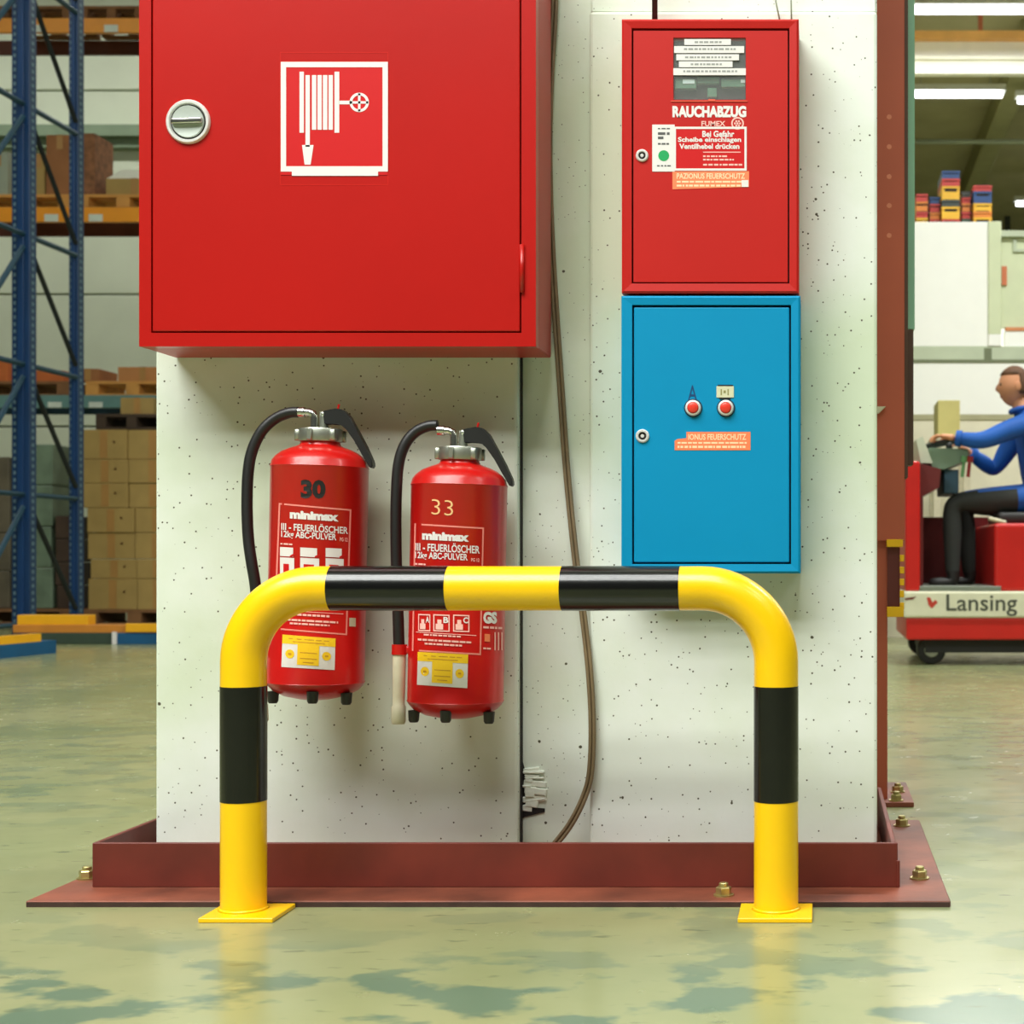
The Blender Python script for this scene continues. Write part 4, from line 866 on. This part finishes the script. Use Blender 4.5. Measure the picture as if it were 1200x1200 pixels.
bm = B(); box(bm, .36, .44, DC+.08, DC+2.2, 0, zc-.08); box(bm, 4.92, 5.0, DC+.1, DC+2.2, 0, PZ(277, DC)); box(bm, .44, 4.92, DC+2.12, DC+2.2, 0, PZ(277, DC)); obj('rear_walls', bm, M_CW, t)
CRC = {'y': ('yellow', (238, 182, 40)), 'b': ('blue', (30, 70, 130)), 'r': ('red', (196, 56, 50)), 'g': ('green', (48, 86, 66)), 'o': ('orange', (222, 130, 44)), 'k': ('dark grey', (58, 66, 62)), 'w': ('white', (224, 224, 214))}
def crate(px0, px1, z0, h, D, c, where):
    nm, rgb = CRC[c]; m = mat('crate_'+nm.replace(' ', '_'), rgb, .45, var=.06)
    x0, x1 = PX(px0, D), PX(px1, D)
    t = thing('plastic_crate', ((x0+x1)/2, D+.2, z0), nm+' plastic crate '+where, 'crate', 'plastic crates stacked on the white cabin')
    bm = B(); wl = .012
    box(bm, x0, x1, D, D+.4, z0, z0+.012); box(bm, x0, x1, D, D+wl, z0+.012, z0+h-.016); box(bm, x0, x1, D+.4-wl, D+.4, z0+.012, z0+h-.016)
    box(bm, x0, x0+wl, D+wl, D+.4-wl, z0+.012, z0+h-.016); box(bm, x1-wl, x1, D+wl, D+.4-wl, z0+.012, z0+h-.016); obj('tub', bm, m, t)
    bm = B()
    box(bm, x0-.003, x1+.003, D-.01, D+wl, z0+h-.016, z0+h); box(bm, x0-.003, x1+.003, D+.4-wl, D+.41, z0+h-.016, z0+h); box(bm, x0-.003, x0+wl, D+wl, D+.4-wl, z0+h-.016, z0+h); box(bm, x1-wl, x1+.003, D+wl, D+.4-wl, z0+h-.016, z0+h); obj('rim', bm, m, t)
    bm = B(); xm = (x0+x1)/2; box(bm, xm-.05, xm+.05, D-.002, D, z0+h*.62, z0+h*.62+.025); obj('handle_slot', bm, M_DARK, t)
DK = 12.35
def stack(px0, px1, seq, where, D=DK):
    z = zc+.001; kk = D/F
    ords = ('lowest', 'second', 'third', 'fourth', 'fifth', 'sixth', 'seventh', 'eighth')
    for i, (c, hpx) in enumerate(seq):
        crate(px0, px1, z, hpx*kk-.004, D, c, ('topmost ' if i == len(seq)-1 else ords[i]+(' from the bottom ' if i else ' '))+where); z += hpx*kk
stack(1104, 1124.5, [('r', 14.5), ('y', 14.5), ('k', 8), ('y', 16), ('r', 9), ('b', 9)], 'in the tallest colourful stack on white cabin')
stack(1141, 1162, [('y', 16.5), ('o', 7), ('y', 9.5), ('b', 14), ('r', 7)], 'in the stack beside the cabin corner post')
stack(1074, 1087, [('k', 10), ('y', 9), ('r', 7), ('o', 12), ('r', 9)], 'in the stack beside the teal edge strip', DK+.1)
stack(1090, 1101, [('r', 18), ('o', 8), ('r', 10), ('b', 8)], 'in the low stack behind the tallest stack', DK+.12)
stack(1127.5, 1137, [('g', 18), ('r', 8), ('o', 10), ('r', 7), ('k', 6)], 'in the narrow stack between the two bright stacks', DK+.1)

# ------------------------------------------------------------------ forklift
DF = 8.8; kf = DF/F
def fx(px): return PX(px, DF)
def fz(py): return PZ(py, DF)
t = thing('forklift', (1.3, 9.3, 0), 'red sit-on forklift truck with white lettered side band', 'forklift')
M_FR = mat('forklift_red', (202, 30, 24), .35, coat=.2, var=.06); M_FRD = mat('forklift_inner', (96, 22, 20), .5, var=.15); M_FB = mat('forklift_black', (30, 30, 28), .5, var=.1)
M_FW = mat('forklift_band', (226, 224, 196), .45, var=.06, vscale=10)
bm = B(); box(bm, fx(1059), 2.5, DF, DF+1.15, fz(724), fz(693), .012, 2); band_ = obj('side_band', bm, M_FW, t)
bm = B(); box(bm, fx(1062), 2.5, DF+.01, DF+1.14, fz(750), fz(724), .01, 2); obj('skirt', bm, M_FR, t)
bm = B(); box(bm, fx(1085), 2.45, DF+.08, DF+1.06, .07, fz(750)); obj('undercarriage', bm, M_FB, t)
for x, y, r_ in ((fx(1093), DF+.14, .085), (fx(1093), DF+1.0, .085), (2.1, DF+.2, .17), (2.1, DF+.95, .17)):
    bm = B(); lathe(bm, [(0, -.05), (r_*.9, -.05), (r_, -.035), (r_, .035), (r_*.9, .05), (0, .05)], (x, y, r_), 'Y', 28); wh = obj('wheel', bm, M_RUB, t, sharp=40)
    bm = B(); lathe(bm, [(r_*.5, -.055), (r_*.45, -.058), (0, -.058)], (x, y, r_), 'Y', 20); obj('hub', bm, M_BRUSH, wh)
bm = B(); box(bm, fx(1061), fx(1078.5), DF+.02, DF+1.1, fz(693), fz(540), .012, 2); obj('front_column', bm, M_FR, t)
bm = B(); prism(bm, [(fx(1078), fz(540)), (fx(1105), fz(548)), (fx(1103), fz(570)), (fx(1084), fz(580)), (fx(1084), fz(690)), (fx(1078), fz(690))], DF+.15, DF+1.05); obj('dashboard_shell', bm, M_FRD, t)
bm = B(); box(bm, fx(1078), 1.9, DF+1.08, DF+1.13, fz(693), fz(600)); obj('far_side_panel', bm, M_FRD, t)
bm = B(); box(bm, fx(1078), 1.05, DF+.02, DF+1.08, fz(693), fz(687), .003); obj('foot_plate', bm, mat('foot_plate_grey', (118, 126, 112), .4), t)
bm = B(); prism(bm, [(fx(1082), fz(540)), (fx(1076), fz(512)), (fx(1084), fz(508)), (fx(1096), fz(540))], DF+.2, DF+.9); obj('console_front', bm, mat('console_pale', (196, 204, 180), .5), t)
bm = B(); prism(bm, [(fx(1090), fz(528)), (fx(1094), fz(520)), (fx(1140), fz(522)), (fx(1142), fz(534)), (fx(1112), fz(546)), (fx(1098), fz(546))], DF+.3, DF+.95); obj('control_console', bm, mat('console_green', (112, 136, 112), .5), t)
bm = B(); c = Vector((fx(1120), DF+.45, fz(521)))
ang = [2*math.pi*i/24 for i in range(25)]; sw = [c+Vector((math.cos(a)*.15, math.sin(a)*.15, math.cos(a)*.03+.05)) for a in ang]
tube(bm, sw, .013, 8, False); tube(bm, [c, c+Vector((0, 0, .05))], .02, 8); tube(bm, [sw[0], sw[12]], .009, 6); obj('steering_wheel', bm, M_FB, t, smooth=True)
for px, cname, rgb in ((1133, 'green', (96, 150, 96)), (1140, 'red', (150, 40, 40))):
    bm = B(); tube(bm, [(fx(px), DF+.28, fz(556)), (fx(px)+.01, DF+.28, fz(536))], .011, 8); tube(bm, [(fx(px)+.01, DF+.28, fz(538)), (fx(px)+.012, DF+.28, fz(531))], .02, 10); obj('control_lever', bm, mat('lever_'+cname, rgb, .4, var=0), t)
bm = B(); box(bm, fx(1112), fx(1130), DF+.35, DF+.9, fz(575), fz(546), .005); obj('lever_block', bm, mat('lever_block_blue', (52, 88, 110), .5), t)
bm = B(); box(bm, fx(1166), 2.3, DF+.03, DF+1.1, fz(693), fz(613), .02, 3); rc = obj('rear_compartment', bm, M_FR, t)
bm = B(); tube(bm, [(fx(1160), DF+.06, fz(607)), (fx(1180), DF+.06, fz(612))], .012, 8); obj('compartment_catch', bm, M_BEIGE, rc)
bm = B(); box(bm, 1.06, 1.62, DF+.28, DF+.82, fz(613), fz(598), .025, 3); obj('seat_cushion', bm, M_FB, t, sharp=50)
bm = B(); box(bm, 1.56, 1.68, DF+.28, DF+.82, fz(600), 1.42, .04, 3, rot=Matrix.Rotation(R(8), 4, 'Y')); obj('seat_backrest', bm, M_FB, t, sharp=50)
for x, y in ((2.2, DF+.1), (2.2, DF+1.02)):
    bm = B(); box(bm, x-.03, x+.03, y-.03, y+.03, fz(613), 2.15, .008); obj('guard_post', bm, M_FB, t)
bm = B()
box(bm, 1.45, 2.25, DF+.06, DF+.12, 2.15, 2.2); box(bm, 1.45, 2.25, DF+1.0, DF+1.06, 2.15, 2.2)
for i in range(6): box(bm, 1.45+i*.15, 1.49+i*.15, DF+.12, DF+1.0, 2.155, 2.195)
obj('overhead_guard', bm, M_FB, t)
text_flat('lettering', 'Lansing', 1109, 1192, 696.5, 722, DF-.0012, mat('band_print', (74, 78, 66), .5, var=0), band_, .01)
bm = B(); prism(bm, [(fx(a), fz(b)) for a, b in ((1086, 700), (1090, 700), (1093, 706), (1096, 703), (1099, 706), (1092, 713), (1088, 709))], DF-.0012, DF); obj('red_emblem', bm, mat('emblem_red', (196, 60, 44), .5, var=0), band_)
bm = B(); prism(bm, [(fx(a), fz(b)) for a, b in ((1060, 701), (1074, 699), (1070, 702.5), (1061, 703.5))], DF-.0012, DF); obj('band_scuff', bm, M_STEEL, band_)

# olive carton standing behind the controls, between truck and cabin
t = carton(1099, 1125, 469, 512, 11.2, .4, mat('olive_board', (196, 186, 116), .7), 'olive yellow carton on a plain stand before the white cabin', tape=False)
zz = PZ(512, 11.2)
t = thing('crate_stand', (PX(1112, 11.2), 11.4, 0), 'plain wooden stand under the olive carton before white cabin', 'stand')
bm = B(); box(bm, PX(1092, 11.2), PX(1132, 11.2), 11.15, 11.65, zz-.03, zz, .003); obj('stand_top', bm, M_BEIGE, t)
for a in (1094, 1129):
    for y in (11.18, 11.58):
        bm = B(); box(bm, PX(a, 11.2), PX(a, 11.2)+.05, y, y+.05, 0, zz-.03); obj('leg', bm, M_BEIGE, t)

# ------------------------------------------------------------------ driver
def skinmesh(verts, edges, sub=2):
    me = bpy.data.meshes.new('sk'); me.from_pydata([v[0] for v in verts], edges, []); o = bpy.data.objects.new('sk', me); col.objects.link(o)
    md = o.modifiers.new('skin', 'SKIN'); md.use_smooth_shade = True
    for i, v in enumerate(verts):
        r_ = v[1]; me.skin_vertices[0].data[i].radius = r_ if isinstance(r_, tuple) else (r_, r_)
    me.skin_vertices[0].data[0].use_root = True
    s = o.modifiers.new('sub', 'SUBSURF'); s.levels = sub; s.render_levels = sub
    bpy.context.view_layer.update()
    dg = bpy.context.evaluated_depsgraph_get(); me2 = bpy.data.meshes.new_from_object(o.evaluated_get(dg))
    bpy.data.objects.remove(o); return me2
yc = DF+.52
V = []; E = []
def add(p, r_, frm=None):
    V.append((p, r_)); i = len(V)-1
    if frm is not None: E.append((frm, i))
    return i
pel = add((1.39, yc, 1.0), (.15, .13)); wst = add((1.37, yc, 1.16), (.15, .125), pel); chs = add((1.32, yc, 1.34), (.17, .135), wst); nb = add((1.26, yc, 1.49), (.10, .09), chs); nk = add((1.23, yc, 1.55), .058, nb); hd0 = add((1.21, yc, 1.61), .06, nk)
hands = []
for sgn, el, wr in ((-1, (.96, yc-.27, 1.31), (.80, yc-.24, 1.335)), (1, (1.10, yc+.27, 1.17), (.93, yc+.2, 1.28))):
    sh = add((1.27, yc+sgn*.2, 1.44), .078, chs); e_ = add(el, .056, sh); m1 = add(tuple(Vector(el).lerp(Vector(wr), .5)), .05, e_); wv = add(wr, .036, m1); hands.append((Vector(wr), (Vector(wr)-Vector(el)).normalized(), sgn))
for sgn, kn, an in ((-1, (.80, yc-.13, .955), (.80, yc-.14, .52)), (1, (.90, yc+.14, .94), (.93, yc+.15, .52))):
    hp_ = add((1.31, yc+sgn*.1, .985), .098, pel); mid = add(tuple(Vector((1.31, yc+sgn*.1, .985)).lerp(Vector(kn), .5)), .088, hp_); kk_ = add(kn, .068, mid); cf = add(tuple(Vector(kn).lerp(Vector(an), .4)), .062, kk_); ak = add(an, .045, cf)
    hl_ = add((an[0]+.01, an[1], .475), .045, ak); add((an[0]-.15, an[1], .466), .036, hl_)
bmb = B(); me = skinmesh(V, E); bmb.from_mesh(me)
nbody = len(bmb.faces)
# head with brow, nose, chin and ears
hc = Vector((1.19, yc, 1.665)); hb = B(); bmesh.ops.create_uvsphere(hb, u_segments=24, v_segments=18, radius=1)
for v in hb.verts:
    x, y, z = v.co
    sx = .098; sy = .077 if z > -.2 else .077*(1-.28*min(1, (-z-.2)/.8)); sz = .122
    fx_ = -1 if x < 0 else 1
    X = x*sx; 
    if z < -.3 and x > 0: X *= .72
    n_ = max(0, 1-((y/.16)**2)) * max(0, 1-((z+.12)/.2)**2) * (1 if x < -.5 else 0)
    X -= .022*n_
    ey = max(0, 1-((abs(y)-.36)/.16)**2) * max(0, 1-((z-.08)/.12)**2) * (1 if x < -.3 else 0); X += .008*ey
    v.co = hc+Vector((X, y*sy, z*sz))
for sgn in (-1, 1):
    g_ = bmesh.ops.create_uvsphere(hb, u_segments=10, v_segments=8, radius=1, matrix=Matrix.Translation(hc+Vector((.012, sgn*.078, -.005))) @ Matrix.Diagonal((.02, .009, .032, 1)))
tmp = bpy.data.meshes.new('h'); hb.to_mesh(tmp); hb.free(); bmb.from_mesh(tmp)
# hands: palm and five fingers
for wr, dr, sgn in hands:
    up = Vector((0, 0, 1)); side = dr.cross(up).normalized(); up = side.cross(dr).normalized()
    HV = [(tuple(wr-dr*.01), (.028, .022)), (tuple(wr+dr*.05), (.038, .018)), (tuple(wr+dr*.085), (.036, .015))]
    pm = bpy.data.meshes
    bmesh_list = [skinmesh(HV, [(0, 1), (1, 2)])]
    for i, (o_, ln) in enumerate(((-.03, .06), (-.01, .072), (.01, .068), (.03, .052))):
        b0 = wr+dr*.075+side*o_; p1 = b0+dr*ln*.5-up*.004; p2 = p1+dr*ln*.3-up*.022; p3 = p2-up*.022+dr*.002
        bmesh_list.append(skinmesh([(tuple(b0), .0095), (tuple(p1), .009), (tuple(p2), .0085), (tuple(p3), .0075)], [(0, 1), (1, 2), (2, 3)], 1))
    b0 = wr+dr*.03+side*sgn*-.03; p1 = b0+dr*.03+side*sgn*-.022-up*.012; p2 = p1+dr*.028-up*.012
    bmesh_list.append(skinmesh([(tuple(b0), .012), (tuple(p1), .0105), (tuple(p2), .0085)], [(0, 1), (1, 2)], 1))
    for m_ in bmesh_list: bmb.from_mesh(m_)
me = bpy.data.meshes.new('person'); bmb.to_mesh(me); bmb.free()
M_SKIN = mat('skin', (206, 142, 102), .5, var=.06, vscale=12); M_JKT = mat('blue_jacket', (10, 84, 170), .7, var=.18, vscale=5); M_TRS = mat('dark_trousers', (40, 44, 40), .8, var=.12, vscale=6); M_SHOE = mat('black_shoe', (28, 28, 26), .5, var=.1)
po = bpy.data.objects.new('person', me); col.objects.link(po)
for m_ in (M_JKT, M_TRS, M_SKIN, M_SHOE): me.materials.append(m_)
wrs = [h[0] for h in hands]
for p in me.polygons:
    p.use_smooth = True; c = p.center; i = 0
    if c.z < .545: i = 3
    elif c.z < 1.02 and c.x < 1.2: i = 1
    if c.z > 1.535 and c.x < 1.36: i = 2
    for wv, dr, _ in hands:
        if (c-wv).dot(dr) > -.012 and (c-wv).length < .22: i = 2
    p.material_index = i
tag(po, 'forklift driver in blue work jacket and dark trousers reaching forward', 'person')
# clothing details and hair
bm = B(); bmesh.ops.create_uvsphere(bm, u_segments=24, v_segments=16, radius=1)
dl = [v for v in bm.verts if not (v.co.z > .42 or (v.co.x > .12 and v.co.z > -.45))]
bmesh.ops.delete(bm, geom=dl, context='VERTS')
for v in bm.verts: v.co = hc+Vector((v.co.x*.105, v.co.y*.083, v.co.z*.13))
h = obj('hair', bm, mat('brown_hair', (96, 64, 40), .7, var=.3, vscale=40), po, smooth=True); sd = h.modifiers.new('solid', 'SOLIDIFY'); sd.thickness = .008
bm = B(); tube(bm, [(1.245+math.cos(a)*.075, yc+math.sin(a)*.075, 1.53+math.cos(a)*.018) for a in ang], .018, 8, False); obj('jacket_collar', bm, M_JKT, po, smooth=True)
for wv, dr, _ in hands:
    bm = B(); tube(bm, [wv-dr*.045, wv-dr*.012], [.05, .046], 16); obj('jacket_cuff', bm, M_JKT, po, sharp=50)
for sgn in (-1, 1):
    bm = B(); bmesh.ops.create_uvsphere(bm, u_segments=10, v_segments=8, radius=.011, matrix=Matrix.Translation(hc+Vector((-.082, sgn*.028, .01)))); obj('eye', bm, M_BLACK, po, smooth=True)
bm = B(); tube(bm, [hc+Vector((-.079, -.022, -.062)), hc+Vector((-.084, 0, -.064)), hc+Vector((-.079, .022, -.062))], .005, 6); obj('lips', bm, mat('lips', (168, 92, 80), .5, var=0), po, smooth=True)
